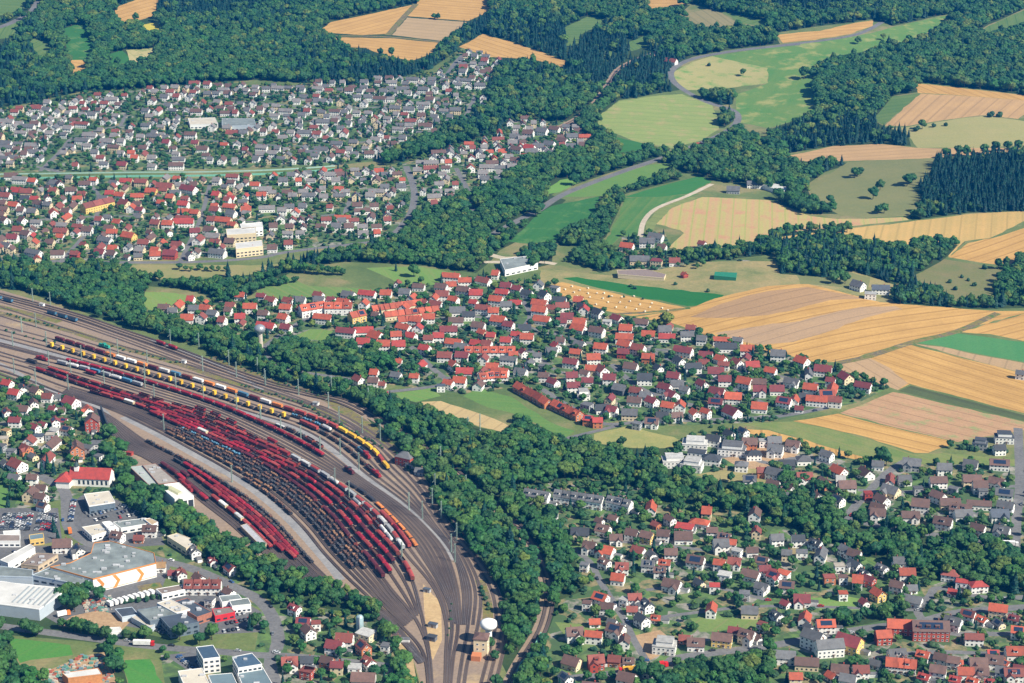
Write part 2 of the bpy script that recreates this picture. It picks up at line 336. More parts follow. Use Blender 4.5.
F('green_field', YG, [(30,38),(50,42),(51,51),(42,60),(32,47)]); F('stubble_field', WH, [(114,8),(140,-2),(159,-2),(155,15),(140,20),(118,23)], ((114,20),(155,8)))
F('mustard_field', ((.50, .42, .06), (.40, .36, .07)), [(136,26),(161,21),(161,31),(147,32)]); F('green_field', GR, [(110,54),(122,50),(133,60),(120,66),(109,66)])
F('stubble_field', ((.45, .33, .17), (.35, .30, .13)), [(126,50),(155,48),(160,51),(140,64),(130,62)], c3=(.1, .2, .06)); F('green_field', YG, [(-10,-10),(32,-10),(24,8),(5,15),(-10,16)]); F('green_field', YG, [(-10,30),(18,22),(20,30),(8,38),(-10,40)])
F('wheat_field', WH, [(317,32),(331,22),(416,4),(401,20),(387,34),(363,35)], ((320,30),(410,6))); F('wheat_field', WH, [(420,-6),(486,-6),(491,11),(468,21),(406,16),(416,6)], ((406,14),(480,20)))
F('stubble_field', ((.42, .27, .15), (.34, .22, .12)), [(407,17.5),(468,22),(453,33),(443,41),(392,35)], ((406,17),(468,22)), 9); F('wheat_field', WH, [(331,37),(396,38.5),(441,43),(431,54),(411,61),(381,54),(366,48),(348,47)], ((348,40),(440,50)))
F('wheat_field', WH, [(459,47),(483,34),(512,42),(535,50),(569,62),(562,67),(532,59),(512,58),(490,57)], ((480,40),(560,65)))
F('green_field', YG, [(565,27),(589,16),(614,21),(595,27),(580,35),(580,44),(566,46)]); F('green_field', YG, [(619,46),(644,36),(652,40),(647,46),(632,51)]); F('green_field', YG, [(602,51),(613,50),(612,56),(605,57)])
F('stubble_field', WH, [(642,2),(662,-3),(688,1),(687,5),(647,9)]); F('fallow_field', ((.26, .22, .11), (.20, .19, .09)), [(677,15),(707,9),(722,13),(740,24),(727,27),(700,26)]); F('green_field', YG, [(724,12),(752,18),(768,22),(768,28),(740,23)])
F('hay_field', ((.24, .29, .095), (.19, .25, .08)), [(592,121),(619,101),(662,95),(682,94),(712,105),(719,120),(719,129),(702,140),(672,148),(637,142),(614,133)], ((600,118),(715,124)), 9, .6, .5, .02, (.30, .27, .12))
F('green_field', GR, [(617,137),(642,143),(647,150),(617,153)])
F('dry_meadow', ((.36, .32, .14), (.28, .29, .11)), [(673,72),(692,62),(712,56),(768,67),(768,83),(727,88),(688,90),(676,84)], None, 12, .3, .7, .02, (.15, .26, .07))
F('green_meadow', ((.08, .20, .05), (.14, .22, .06)), [(712,56),(752,50),(818,42),(850,37),(872,33),(893,27),(938,17),(960,14),(928,32),(905,43),(880,46),(862,52),(830,57),(812,70),(812,90),(815,110),(790,122),(768,128),(738,122),(735,95),(768,83),(768,68)], None, 10, .3, .8, .015, (.28, .29, .10))
F('stubble_field', WH, [(776,35),(820,31),(850,24),(873,20),(873,26),(850,34),(815,40),(783,43)]); F('green_field', YG, [(975,36),(988,26),(1024,10),(1060,-4),(1060,10),(1024,22),(993,32)])
F('wheat_field', WH, [(915,83),(1060,100),(1060,104),(918,93)]); F('stubble_field', ((.50, .29, .135), (.38, .22, .11)), [(921,93.5),(1060,104),(1060,112),(1030,112),(1018,119),(985,115),(908,126),(885,126)], ((886,125),(920,94)), 9, .7)
F('green_field', YG, [(893,96),(919,94),(884,125),(873,120)]); F('fallow_field', ((.33, .27, .12), (.27, .25, .10)), [(890,128),(908,127),(983,116),(1024,121),(1080,121),(1080,142),(1024,145),(980,148),(918,148),(908,135)], None, 14, .3)
F('stubble_field', ((.48, .28, .14), (.37, .22, .11)), [(787,156),(833,146),(880,144),(918,148),(943,148.5),(1040,149),(1024,151),(940,158),(848,161),(790,161)], ((790,158),(940,150)))
F('olive_meadow', OL, [(848,162),(935,158),(932,176),(912,188),(925,203),(908,216),(860,218),(838,214),(812,200),(806,186),(823,178)], None, 14, .2)
F('striped_field', ((.46, .255, .145), (.36, .32, .11)), [(656,224),(672,208),(702,197),(768,200),(783,206),(810,216),(838,219),(905,217),(909,220),(850,226),(790,232),(745,246),(700,250),(675,251),(669,247),(684,233),(680,230)], ((700,246),(706,200)), 7, .9, .25, .015, (.45, .25, .145))
F('stubble_field', ((.53, .31, .115), (.42, .27, .10)), [(780,237),(850,228),(908,222),(968,214),(1024,211),(1080,208),(1080,222),(1024,221),(990,238),(965,241),(950,256),(880,258),(780,256)], ((940,236),(943,216)), 8, .9)
F('wheat_field', WH, [(948,257),(968,243),(993,238),(1024,228),(1080,222),(1080,254),(1024,254),(1008,266),(983,263)], ((950,256),(1020,232)))
F('rough_pasture', ((.19, .17, .08), (.14, .16, .06)), [(908,279),(943,259),(980,265),(1005,271),(993,298),(955,301),(940,290)], None, 14, .1, .9, .04)
F('olive_meadow', OL, [(790,262),(850,272),(870,278),(868,290),(800,284)], None, 14, .2); F('grass_field', GR, [(498,240),(512,240),(536,216),(552,206),(600,196),(595,215),(572,228),(555,240),(540,244),(520,243)], ((520,240),(560,205)), 8, .7, .4, .02, (.09, .19, .055))
F('green_field', ((.12, .27, .055), (.16, .28, .07)), [(545,190),(560,180),(590,176),(560,192),(548,194)]); F('green_field', ((.10, .21, .05), (.14, .22, .06)), [(562,197),(594,184),(626,172),(650,165),(672,163),(664,172),(640,183),(606,196)], None, 10, .4)
F('green_field', ((.035, .155, .038), (.055, .17, .045)), [(625,197),(680,181),(700,176),(712,182),(687,194),(657,197)]); F('green_field', ((.045, .16, .042), (.12, .20, .055)), [(585,248),(606,240),(620,214),(625,198),(657,197),(700,194),(657,208),(644,221),(640,237),(622,236),(608,250)], ((600,245),(640,200)), 9, .5)
F('olive_meadow', ((.20, .24, .08), (.16, .2, .07)), [(646,234),(647,221),(659,209),(690,197),(700,197),(672,208),(656,224),(652,232)])
F('dark_green_field', ((.022, .13, .030), (.03, .15, .035)), [(562,278),(577,277),(724,295),(712,306),(687,306),(612,291)], ((570,280),(715,300)), 8, .4)
F('bale_field', WH, [(542,287),(562,282),(612,292.5),(687,308),(672,311),(632,316),(607,311),(575,301)], ((560,286),(680,309)))
F('wheat_field', WH, [(634,317),(687,308.5),(725,296),(768,286),(808,284),(880,302),(1000,311),(1030,311),(958,331),(838,362),(815,362),(770,352),(700,333),(672,323)], ((790,352),(1000,316)), 8, .55)
F('stubble_field', ((.37, .215, .115), (.31, .18, .10)), [(690,317),(720,304),(768,291),(808,287),(845,294),(868,299),(830,300),(790,311),(768,315),(720,318)], ((700,315),(800,290)), 8)
F('stubble_field', ((.41, .25, .145), (.34, .21, .13)), [(715,333),(760,326),(800,321),(860,307),(895,306),(903,309),(868,317),(830,331),(793,342),(760,345),(730,339)], ((760,340),(890,308)), 8)
F('wheat_field', WH, [(960,332),(1030,312.5),(1080,305),(1080,345),(1040,348),(1024,341),(990,334)], ((960,332),(1024,316)))
F('dark_green_field', ((.06, .20, .07), (.09, .22, .08)), [(917,343),(955,333),(1024,342),(1080,350),(1080,372),(1024,362),(990,356),(940,346)], None, 10, .4)
F('stubble_field', ((.40, .25, .14), (.33, .21, .12)), [(914,343.5),(943,347),(990,357),(1024,363),(1080,373),(1080,386),(1024,373),(980,362)])
F('wheat_field', WH, [(833,367),(908,344),(980,362.5),(1024,373.5),(1080,387),(1080,428),(1024,413),(910,384),(898,390),(880,384),(850,373)], ((915,346),(1040,384)), 7, .8)
F('stubble_field', ((.42, .26, .15), (.34, .21, .12)), [(833,367),(868,357),(890,368),(908,383),(898,390),(880,384),(850,373)])
F('dark_strip', ((.06, .07, .035), (.09, .12, .05)), [(898,391),(911,385.5),(1024,415),(1080,430),(1080,438),(1024,421),(990,413)], ((911,386),(1024,415)), 9, .8)
F('brown_field', PK, [(840,413),(893,392),(905,394),(1024,422),(1060,430),(1024,430),(1003,434),(958,442),(953,441),(893,427)], ((840,413),(953,441)), 7, .5, .5, .03, (.26, .27, .12))
F('wheat_field', WH, [(793,421),(838,413.5),(893,427.5),(953,441.5),(955,443),(928,453),(915,453),(855,434)], ((793,421),(930,453)), 7, .6)
F('weedy_strip', ((.12, .19, .055), (.20, .22, .08)), [(740,424),(793,421.5),(858,436),(913,454),(943,453),(1015,459),(1015,466),(918,464),(888,462),(868,458),(768,429)], ((793,425),(868,450)), 10, .5, .8, .04)
F('stubble_field', WH, [(726,428),(768,430),(793,437),(868,458),(866,461.5),(820,451),(768,437)])
F('dry_meadow', ((.32, .26, .10), (.20, .21, .075)), [(594,434),(627,426),(674,437),(684,443),(672,448),(632,448),(594,443)], None, 12, .2, .8, .05); F('green_field', ((.09, .19, .05), (.13, .22, .06)), [(463,396),(481,389),(512,397),(527,408),(550,422),(575,431),(565,438),(537,424),(512,413),(490,408)])
F('green_field', ((.10, .23, .05), (.16, .24, .07)), [(396,393),(431,388),(441,396),(416,402),(401,399)]); F('stubble_field', ((.48, .33, .16), (.40, .27, .14)), [(418,402),(441,401),(481,414),(506,424),(512,430),(503,432),(481,427),(441,412)])
F('green_field', ((.12, .24, .055), (.18, .25, .075)), [(366,268),(418,266),(456,273),(451,281),(418,288),(396,282)]); F('green_field', ((.10, .20, .055), (.18, .23, .075)), [(256,284),(286,276),(310,286),(356,288),(396,291),(360,296),(290,302),(260,298)])
F('green_field', ((.12, .22, .055), (.17, .24, .07)), [(290,338),(311,329),(333,331),(325,341)]); F('dry_meadow', ((.28, .24, .11), (.20, .22, .08)), [(117,265),(200,265),(262,265),(290,263),(272,271),(240,276),(157,279)], None, 12, .2, .8, .05)
F('green_field', ((.14, .26, .06), (.20, .26, .08)), [(145,292),(175,293),(197,297),(197,304),(150,311),(143,302)]); F('green_field', ((.13, .23, .07), (.17, .24, .08)), [(484,285),(492,278),(500,283)])
F('green_field', ((.06, .20, .04), (.09, .22, .05)), [(8,638),(70,645),(73,655),(30,660),(20,663)]); F('green_field', ((.05, .20, .04), (.08, .22, .05)), [(125,660),(150,659),(168,700),(130,700)])
F('green_field', ((.09, .20, .05), (.12, .22, .06)), [(-20,482),(5,484),(8,492),(8,513),(-20,513)]); F('dry_meadow', ((.30, .26, .12), (.2, .2, .08)), [(695,475),(735,468),(760,468),(785,480),(770,484),(730,482)], None, 10, .2, .8, .05)
F('green_field', ((.13, .24, .06), (.18, .26, .08)), [(808,598),(845,596),(868,600),(866,610),(820,610)]); F('green_field', ((.12, .21, .055), (.18, .22, .08)), [(690,618),(760,618),(765,628),(700,632)]); F('green_field', YG, [(865,557),(890,560),(896,568),(872,570)])
F('lawn', ((.13, .20, .055), (.18, .22, .08)), [(555,622),(600,626),(640,632),(640,640),(570,640)])
reg('forest_floor', G_FOREST, [(774,252),(800,241),(850,241),(870,248),(905,251),(925,241),(958,245),(948,256),(940,262),(905,280),(895,285),(870,276),(850,270),(830,278),(780,274)], 'forest')
# paved and bare areas
reg('car_park_ground', G_ASPH, [(-30,508),(58,508),(62,540),(35,546),(58,553),(40,566),(-30,566)], 'road'); reg('car_park_ground', G_ASPH, [(70,504),(84,494),(118,500),(135,512),(150,520),(160,532),(165,545),(120,548),(95,545),(74,530)], 'road')
reg('factory_yard', G_ASPH, [(30,546),(90,545),(155,556),(172,562),(162,588),(215,586),(262,612),(262,632),(200,635),(150,630),(100,622),(60,625),(40,614),(70,600),(-30,612),(-30,565)], 'road')
reg('gravel_lot', G_DIRT, [(58,626),(72,616),(100,610),(132,620),(120,632)], 'road'); reg('scrap_yard', G_DIRT, [(45,672),(82,656),(105,652),(120,690),(50,690)], 'road')
reg('lawn', G_WEEDY, [(137,586),(160,582),(163,588),(140,592)], 'field'); reg('car_park_ground', G_ASPH, [(165,655),(190,652),(210,656),(205,672),(190,672)], 'road')
reg('building_plots', G_DIRT, [(720,456),(770,446),(800,452),(780,470),(740,468)], 'road'); reg('building_plots', G_DIRT, [(632,636),(660,630),(680,646),(650,660)], 'road')
# the railway yard and the open line
YARD = [(-60,272),(-20,284),(66,309),(120,328),(178,348),(222,365),(269,382),(310,392),(353,402),(372,424),(398,448),(416,472),(432,490),(447,520),(476,556),(499,588),(506,620),(502,660),(490,700),(426,700),(412,655),(396,622),(370,604),(340,592),(308,583),(264,559),(240,546),(205,522),(176,506),(186,500),(172,498),(130,467),(116,440),(106,414),(70,402),(40,388),(0,372),(-60,356)]
reg('railway_yard_ground', G_YARD, YARD, 'yard')
reg('sandy_ground', soft_mat('sandy_ground', [(.35, (.42, .29, .15)), (.6, (.50, .36, .19)), (.75, (.25, .24, .10))], .08), [(423,584),(432,594),(441,602),(442,640),(433,660),(428,652),(424,607)], 'yard')
reg('sandy_ground', soft_mat('dry_verge', [(.35, (.35, .26, .14)), (.6, (.45, .33, .18)), (.75, (.20, .22, .08))], .08), [(376,602),(396,616),(410,640),(418,690),(412,690),(400,650),(385,622)], 'yard')
for pts, wd in (([(-30,306),(60,328),(110,344),(180,364),(240,385),(300,402),(345,424)], 9), ([(210,357),(270,380),(320,396),(366,424),(392,448),(412,470)], 9), ([(-30,300),(30,314),(60,322)], 9), ([(480,580),(488,610),(484,640)], 7), ([(330,404),(370,432),(400,458)], 5)):
    road('weedy_verge', G_WEEDY, pts, wd, 'yard')
for pts, wd in (([(-20,335),(48,353),(115,371.5),(180,391),(240,410.8),(290,426),(325,444.5),(366,477),(403,503),(428,524),(456,560)], 6), ([(123,417),(160,436),(200,458),(240,481),(266,500),(292,523),(325,560),(341,580)], 6.5),
                ([(125,430),(145,447),(173,463)], 4), ([(-20,358),(0,364),(29,379),(60,394),(100,408),(113,424)], 5), ([(150,340),(205,360),(240,376),(262,390)], 4)):
    road('pale_service_strip', G_PALE, pts, wd, 'yard')
# roads
for pts, wd in (([(35,474),(52,482),(65,492),(67,513),(69,527),(82,539),(100,547),(130,552),(155,559),(190,568),(220,580),(240,590),(256,598),(271,614),(278,637),(276,650)], 9),
    ([(-30,622),(0,626),(75,636),(150,646),(225,652),(256,655),(288,656),(331,660),(398,667)], 8), ([(276,650),(270,664),(281,700)], 8),
    ([(411,346),(431,367),(446,380),(436,386),(386,392)], 6), ([(351,379),(316,374),(281,367),(262,350)], 5), ([(542,389),(562,402),(587,415),(606,424),(642,422),(700,420),(768,417),(793,414),(826,408)], 6),
    ([(620,425),(592,432),(560,440)], 5), ([(612,364),(622,374),(644,390),(680,402),(720,410)], 6), ([(1018,428),(1020,482),(1017,512),(1015,545)], 7.5), ([(838,516),(880,526),(930,534),(975,542),(1040,550)], 8),
    ([(905,461),(888,472),(875,485),(863,497),(848,515)], 7), ([(858,490),(900,492),(960,488),(1019,486)], 5), ([(655,470),(690,462),(740,455),(768,463),(800,458),(840,466)], 6),
    ([(572,678),(625,672),(667,663),(682,657),(768,646),(818,637),(868,628),(918,622),(960,612),(1040,606)], 8), ([(923,621),(918,610),(930,596),(940,588),(990,598),(1040,596)], 6), ([(925,628),(960,634),(1040,633)], 6), ([(870,660),(930,652),(1040,656)], 5),
    ([(626,622),(634,640),(646,660)], 5), ([(572,548),(590,562),(600,581),(612,600),(626,622)], 5), ([(626,622),(700,612),(768,606),(918,610)], 4), ([(600,540),(660,545),(720,552),(768,560)], 4.5), ([(646,590),(700,585),(768,600)], 4),
    ([(406,166),(413,185),(414,200),(408,218),(388,238),(363,243),(318,248),(281,253),(256,258),(190,262),(95,262),(-30,259)], 8), ([(456,168),(468,191),(473,211)], 6), ([(345,214),(352,198),(372,188)], 6), ([(40,171),(62,150),(75,137),(120,126),(200,118)], 6), ([(446,76),(456,62),(463,55)], 7), ([(465,118),(476,95)], 6),
    ([(30,165),(60,172)], 6), ([(200,140),(300,146),(380,140),(450,128)], 5), ([(120,126),(140,108),(250,102),(340,110),(446,98)], 5), ([(0,222),(120,216),(240,222),(340,214)], 5), ([(60,262),(90,228),(100,200),(90,184)], 5), ([(180,262),(200,220),(210,184)], 5),
    ([(420,322),(470,316),(540,330),(600,345),(680,352),(760,372),(840,388)], 5), ([(446,378),(480,372),(530,350)], 5), ([(256,352),(300,322),(320,316)], 6), ([(530,350),(560,372),(612,380)], 5), ([(370,330),(420,322)], 5), ([(505,340),(530,318),(520,296)], 5), ([(640,345),(690,370),(740,392),(768,405)], 5)):
    road('road', G_ROAD, pts, wd)
for pts, wd in (([(800,44),(768,47),(727,52),(692,59),(673,69),(672,79),(684,90),(707,102),(732,110),(738,119),(729,130),(699,144),(662,158),(624,171),(594,182),(562,195),(537,211),(517,221),(490,236)], 10), ([(768,47),(818,41),(850,36),(868,30),(882,22)], 8), ([(-30,36),(0,27),(15,21),(32,11),(40,-4)], 12),):
    road('country_road', G_ROAD, pts, wd)
for pts, wd in (([(640,237),(644,221),(657,208),(687,196),(712,184)], 6), ([(470,262),(500,262),(540,262),(556,264)], 8), ([(485,253),(505,258),(530,256)], 9)):
    road('gravel_path', G_TRACKWAY, pts, wd)
for pts, wd in (([(416,4),(401,20),(388,35)], 10), ([(331,36),(363,36),(396,37.5),(441,42)], 7), ([(838,363),(870,356),(913,342),(958,331),(998,313)], 8), ([(612,314),(650,312),(690,308)], 5)):
    road('grass_track', G_WEEDY, pts, wd)
LINES = {'M': [(-30,288),(66,313),(120,331),(178,351),(222,368),(269,384),(310,394),(351,405),(400,434),(450,470),(500,512),(530,545),(546,585),(541,625),(518,665),(495,710)],
         'B': [(560,128),(582,116),(597,102),(609,85),(619,70),(637,60),(657,53),(675,48)]}
road('railway_cutting', G_YARD, LINES['M'][7:], 9, 'cut'); road('railway_cutting', G_YARD, LINES['B'], 14, 'cut')

# ------------------------------------------------------------ classify and triangulate
def pip(px, py, poly):
    x0, y0 = poly[:, 0], poly[:, 1]; x1, y1 = np.roll(x0, -1), np.roll(y0, -1)
    ins = np.zeros(px.shape, bool)
    for a, b, c, d in zip(x0, y0, x1, y1):
        if b == d: continue
        cr = ((b > py) != (d > py)) & (px < (c - a) * (py - b) / (d - b) + a); ins ^= cr
    return ins
def classify(x, y):
    x = np.asarray(x, float).ravel(); y = np.asarray(y, float).ravel(); out = np.full(x.shape, -1)
    for i, (_, _, poly, _) in enumerate(REG):
        mn, mx = poly.min(0), poly.max(0)
        s = np.where((x >= mn[0]) & (x <= mx[0]) & (y >= mn[1]) & (y <= mx[1]))[0]
        if len(s):
            k = pip(x[s], y[s], poly); out[s[k]] = i
    return out
CLS = np.array([r[3] for r in REG] + ['base'])
def build_ground():
    vs = []; es = []
    def seg(poly, step=32):
        st = len(vs); k = 0
        for i in range(len(poly)):
            a, b = poly[i], poly[(i + 1) % len(poly)]; n = max(1, int(np.linalg.norm(b - a) / step))
            for t in range(n): vs.append(tuple(a + (b - a) * t / n)); k += 1
        es.extend([(st + i, st + (i + 1) % k) for i in range(k)])
    for r in REG: seg(r[2])
    seg(np.array([(-9000, -600), (9000, -600), (9000, 14000), (-9000, 14000)], float), 600)
    gx, gy = np.meshgrid(np.arange(-1500, 1501, 36), np.arange(850, 4700, 36))
    vs.extend(zip((gx.ravel() + rng.uniform(-3, 3, gx.size)).tolist(), (gy.ravel() + rng.uniform(-3, 3, gx.size)).tolist()))
    gx, gy = np.meshgrid(np.arange(-8700, 8701, 400), np.arange(-300, 13800, 400))
    k = ~((abs(gx) < 1560) & (gy > 800) & (gy < 4760)); vs.extend(zip(gx[k].tolist(), gy[k].tolist()))
    r = delaunay_2d_cdt([Vector(v) for v in vs], es, [], 0, 0.002, False)
    V = np.array([tuple(v) for v in r[0]]); T = np.array([tuple(t) for t in r[2]])
    c = V[T].mean(1); cl = classify(c[:, 0], c[:, 1])
    Z = hgt(V[:, 0], V[:, 1])
    # flat-shaded terrain would show its facets: true normals come from smooth shading
    for i in range(-1, len(REG)):
        t = T[cl == i]
        if not len(t): continue
        u, inv = np.unique(t, return_inverse=True); inv = inv.reshape(-1, 3)
        nm, mt = ('ground', G_MEADOW) if i < 0 else (REG[i][0], REG[i][1])
        me = bpy.data.meshes.new(nm); me.from_pydata(np.stack([V[u, 0], V[u, 1], Z[u]], 1).tolist(), [], inv.tolist())
        me.materials.append(mt); me.polygons.foreach_set('use_smooth', [True] * len(t)); me.update()
        if me.polygons[0].normal.z < 0: me.flip_normals()
        tag(mesh_obj(nm, me), kind='structure')
build_ground()

# ------------------------------------------------------------ railway tracks
GUIDES = [
 [(-20,300),(80,333),(150,354),(215,372),(270,390),(330,412),(372,440),(395,463),(420,488),(442,522),(466,556),(480,590),(478,625),(468,660),(462,700)],
 [(-20,320),(55,340),(130,363),(203,384),(263,403),(325,424),(369,449),(388,470),(412,494),(436,526),(458,556),(470,590),(468,625),(462,660),(456,700)],
 [(-20,335),(48,353),(115,371.5),(180,391),(240,411),(290,426),(325,444.5),(366,477),(403,503),(428,524),(452,553),(462,590),(462,625),(458,660),(452,700)],
 [(-20,341),(40,356),(100,370),(164,388.6),(220,407),(275,431),(316,453),(357,480),(394,505),(418,527),(438,553),(452,590),(458,625),(453,660),(449,700)],
 [(-20,346),(34,362),(88,376),(152,396),(210,414),(262,438),(304,460),(347,483.4),(375,502.5),(403,530),(417.6,549),(444,592),(452,622),(449,660),(447,700)],
 [(-20,350),(30,364),(82,381),(149,401.8),(205,420),(258,443),(295,460),(334,483.4),(369,510),(391,533),(406,554),(434,588),(446,622),(446,660),(445,700)],
 [(-20,355),(28,368),(75,384),(139,404.5),(195,424),(245,446),(281,462),(318,480),(353,507),(376,532),(398.6,557),(412,580),(421,612),(429,652),(433,700)],
 [(-20,360),(24,372),(68,388),(130,406),(180,427),(225,447),(260,464),(299,489),(331,517),(350,540),(372,564),(392,590),(415,618),(428,650),(432,700)],
 [(-20,365),(20,377),(62,393),(112,410),(155,430),(198,453),(230,471),(268,495),(300,524),(325,554),(348,578),(372,600),(403,628),(424,655),(430,700)],
 [(-20,368),(20,381),(60,396),(104,413),(145,441),(182,460),(215,479),(250,502),(278,526),(302,553),(328,579),(352,597),(384,614),(410,642),(424,662)],
 [(-20,372),(18,385),(58,401),(98,418),(118,445),(145,458),(170,474),(200,500),(232,525),(262,552),(293,574),(328,591),(368,611),(402,642),(420,664)]]
GW = [np.stack(PN(*np.array(g, float).T)[:2], 1) for g in GUIDES]
TRK = {}
def track_line(g, f):
    fv = np.full((len(GW[g]), 1), float(f))
    if g == 5 and f > 0: fv[10] = .75; fv[11:] = 1.0
    a = GW[g] if f == 0 else GW[g] * (1 - fv) + GW[g + 1] * fv
    if f not in (0, 1) and g >= 3: a = a[1 + int(f * 100) % 2 + (g in (6, 7)):]     # sidings leave the ladder one after another
    if f not in (0, 1) and g <= 8: a = a[:-2]
    return catmull(a, 8)
SLEEP, _n, _b = newmat('sleepers_and_dark_ballast')
_oi = N(_n, 'ShaderNodeObjectInfo'); _c = ramp(_n, _oi.outputs['Random'], [(0, (.034, .022, .018)), (.4, (.060, .038, .030)), (.7, (.045, .034, .032)), (1, (.11, .070, .048))])
_c = mixc(_n, ramp(_n, noise(_n, wpos(_n), .02, 4), [(.4, (0, 0, 0)), (.65, (1, 1, 1))]), _c, (.10, .072, .058)); _n.links.new(_c, _b.inputs['Base Color']); _b.inputs['Roughness'].default_value = .9
RAIL = plain('rail_steel', (.26, .23, .22), .45, .2, .3, .5)
nlev = 0
def build_track(c, name='railway_track'):
    global nlev
    nlev += 1; lift = .08 + .012 * (nlev % 40); mb = MB()
    def strip(d0, d1, z, m):
        a, b = offset(c, d0), offset(c, d1); za, zb = hgt(a[:, 0], a[:, 1]) + z, hgt(b[:, 0], b[:, 1]) + z
        n = len(mb.v); k = len(c)
        mb.v += [(a[i, 0], a[i, 1], za[i]) for i in range(k)] + [(b[i, 0], b[i, 1], zb[i]) for i in range(k)]
        mb.f += [(n+i, n+k+i, n+k+i+1, n+i+1) for i in range(k - 1)]; mb.m += [m] * (k - 1)
    strip(1.2, -1.2, lift, 0)
    for s in (.72, -.72):
        strip(s + .08, s - .08, lift + .16, 1)
    o = mesh_obj(name, mb.mesh(name, [SLEEP, RAIL])); tag(o, kind='structure'); return o
FR = {0: [0, .5], 1: [0, .3, .6, .85], 2: [.45, .75], 3: [0, .25, .5, .75], 4: [0, .5], 5: [0, .5], 6: [0, .33, .66], 7: [0, .16, .32, .48, .64, .8], 8: [0], 9: [0, .12, .25, .38, .5, .6, .7, .8, .9, 1]}
for g, fs in FR.items():
    for f in fs:
        c = track_line(g, f) if f < 1 else track_line(g + 1, 0); TRK[(g, f)] = c; build_track(c)
M = wline(LINES['M'], 8); TRK['M'] = M
for d in (0, 4.6, -4.8): TRK['M%+d' % d] = offset(M, d) if d >= 0 else offset(M, d)[:60]; build_track(TRK['M%+d' % d])
c = wline([(-20,294),(60,317),(120,337),(180,359),(240,380),(300,401),(345,420),(382,444),(408,468),(434,500),(454,530),(480,560),(498,590),(503,620),(498,645),(484,700)], 8); TRK['N'] = c; build_track(c); build_track(offset(c, 4.6)); TRK['N2'] = offset(c, -4.6); build_track(TRK['N2'])
c = wline(LINES['B'], 6); build_track(offset(c, 2.2)); build_track(offset(c, -2.2))
# ------------------------------------------------------------ labels: look + place + order from the left
ANCH = [((60,400),"in village left of yard"),((105,470),"beside the big red-roofed hall"),((30,470),"at left edge above car park"),((60,530),"by the packed car park"),((70,590),"around the big white factory"),
 ((200,560),"on street behind the factory"),((200,615),"on street below the factory"),((50,660),"in the bottom left corner"),((245,665),"at bottom by flat office blocks"),((345,650),"below the yard's tree belt"),
 ((240,560),"in belt behind rail shed"),((150,500),"beside the rail shed"),((320,600),"in belt along yard's lower edge"),((430,650),"by the yard's narrow throat"),((490,560),"in wood right of yard throat"),((480,480),"in wood above the yard"),((400,430),"along the yard's upper edge"),
 ((350,360),"in wood below orange-roofed blocks"),((410,370),"at central village's left end"),((320,320),"by the long orange-roofed blocks"),((390,310),"between blocks and green paddock"),((470,300),"at central village's top end"),((490,365),"by the white orange-roofed terraces"),
 ((550,325),"in central village below bales"),((560,395),"by the curving red terrace"),((600,350),"in central village's upper middle"),((640,400),"in central village's lower middle"),((700,350),"along wheat's edge in village"),((700,395),"in village's right half, bottom"),((760,375),"in village's right half"),((830,385),"at village's pointed right end"),
 ((700,450),"in new flat-roofed quarter"),((770,455),"right of new flat-roofed quarter"),((580,495),"by the grey dormered rows"),((820,490),"below the brown stubble field"),((890,490),"left of the far right housing"),((930,470),"below the green field strip"),((980,500),"by the road at right edge"),
 ((600,530),"at lower village's top left"),((680,535),"at lower village's top"),((620,570),"in lower village's left part"),((690,580),"in lower village's middle"),((620,640),"left of the yellow lorry road"),((660,650),"by the yellow lorry"),((730,640),"on lower village's main road"),
 ((810,545),"at wood's edge, lower right"),((770,580),"left of the yellow gabled house"),((860,585),"around the yellow gabled house"),((950,575),"by the two hip-roofed houses"),((810,640),"by the big white guesthouse"),((900,630),"by the long brown brick building"),((960,615),"on right end of main road"),((930,665),"in dense bottom right streets"),((860,670),"bottom right, below guesthouse"),
 ((530,640),"beside the sunken railway line"),((640,480),"in wood below dry meadow"),((740,500),"in wood below new quarter"),((900,560),"in wood above hip-roofed houses"),((650,250),"by the farm among fields"),((750,250),"right of the field farm"),((850,260),"in copse between wheat fields"),((970,280),"on slope at right edge"),((960,180),"in right-hand upper woods"),((820,190),"in upper middle right groves"),((720,120),"by the curving country road"),((880,80),"in upper right woods"),
 ((580,210),"in row between green fields"),((460,240),"in wood left of green fields"),((300,280),"on meadow below upper town"),((150,300),"among meadows left of centre"),((60,290),"above the yard, far left"),((100,130),"in upper left town"),((330,120),"in upper middle town"),((460,90),"on upper town's hillside spur"),((540,145),"on the eastern spur street"),((100,220),"in red-roofed lower town"),((200,240),"by the pale flat blocks"),((320,210),"in town right of flat blocks"),((430,190),"by the curving town road"),((880,420),"by the brown stubble field"),((900,350),"among the large wheat fields")]
AN = np.array([a[0] for a in ANCH], float)
def zone(px, py):
    d = ((AN - (px, py)) ** 2 * (1, 2.2)).sum(1); return ANCH[int(d.argmin())][1]
ORD = ['first','second','third','fourth','fifth','sixth','seventh','eighth','ninth','tenth','eleventh','twelfth','thirteenth','fourteenth','fifteenth','sixteenth','seventeenth','eighteenth','nineteenth','twentieth']
def ordn(i):
    if i < 20: return ORD[i]
    t, u = divmod(i + 1, 10); tens = {2: 'twenty', 3: 'thirty', 4: 'forty', 5: 'fifty', 6: 'sixty', 7: 'seventy', 8: 'eighty'}[t]
    return tens.replace('ty', 'tieth') if u == 0 else tens + '-' + ORD[u - 1]
REGI = []
def reglab(o, look, px, py, where=None): REGI.append((o, look, px, py, where or zone(px, py)))
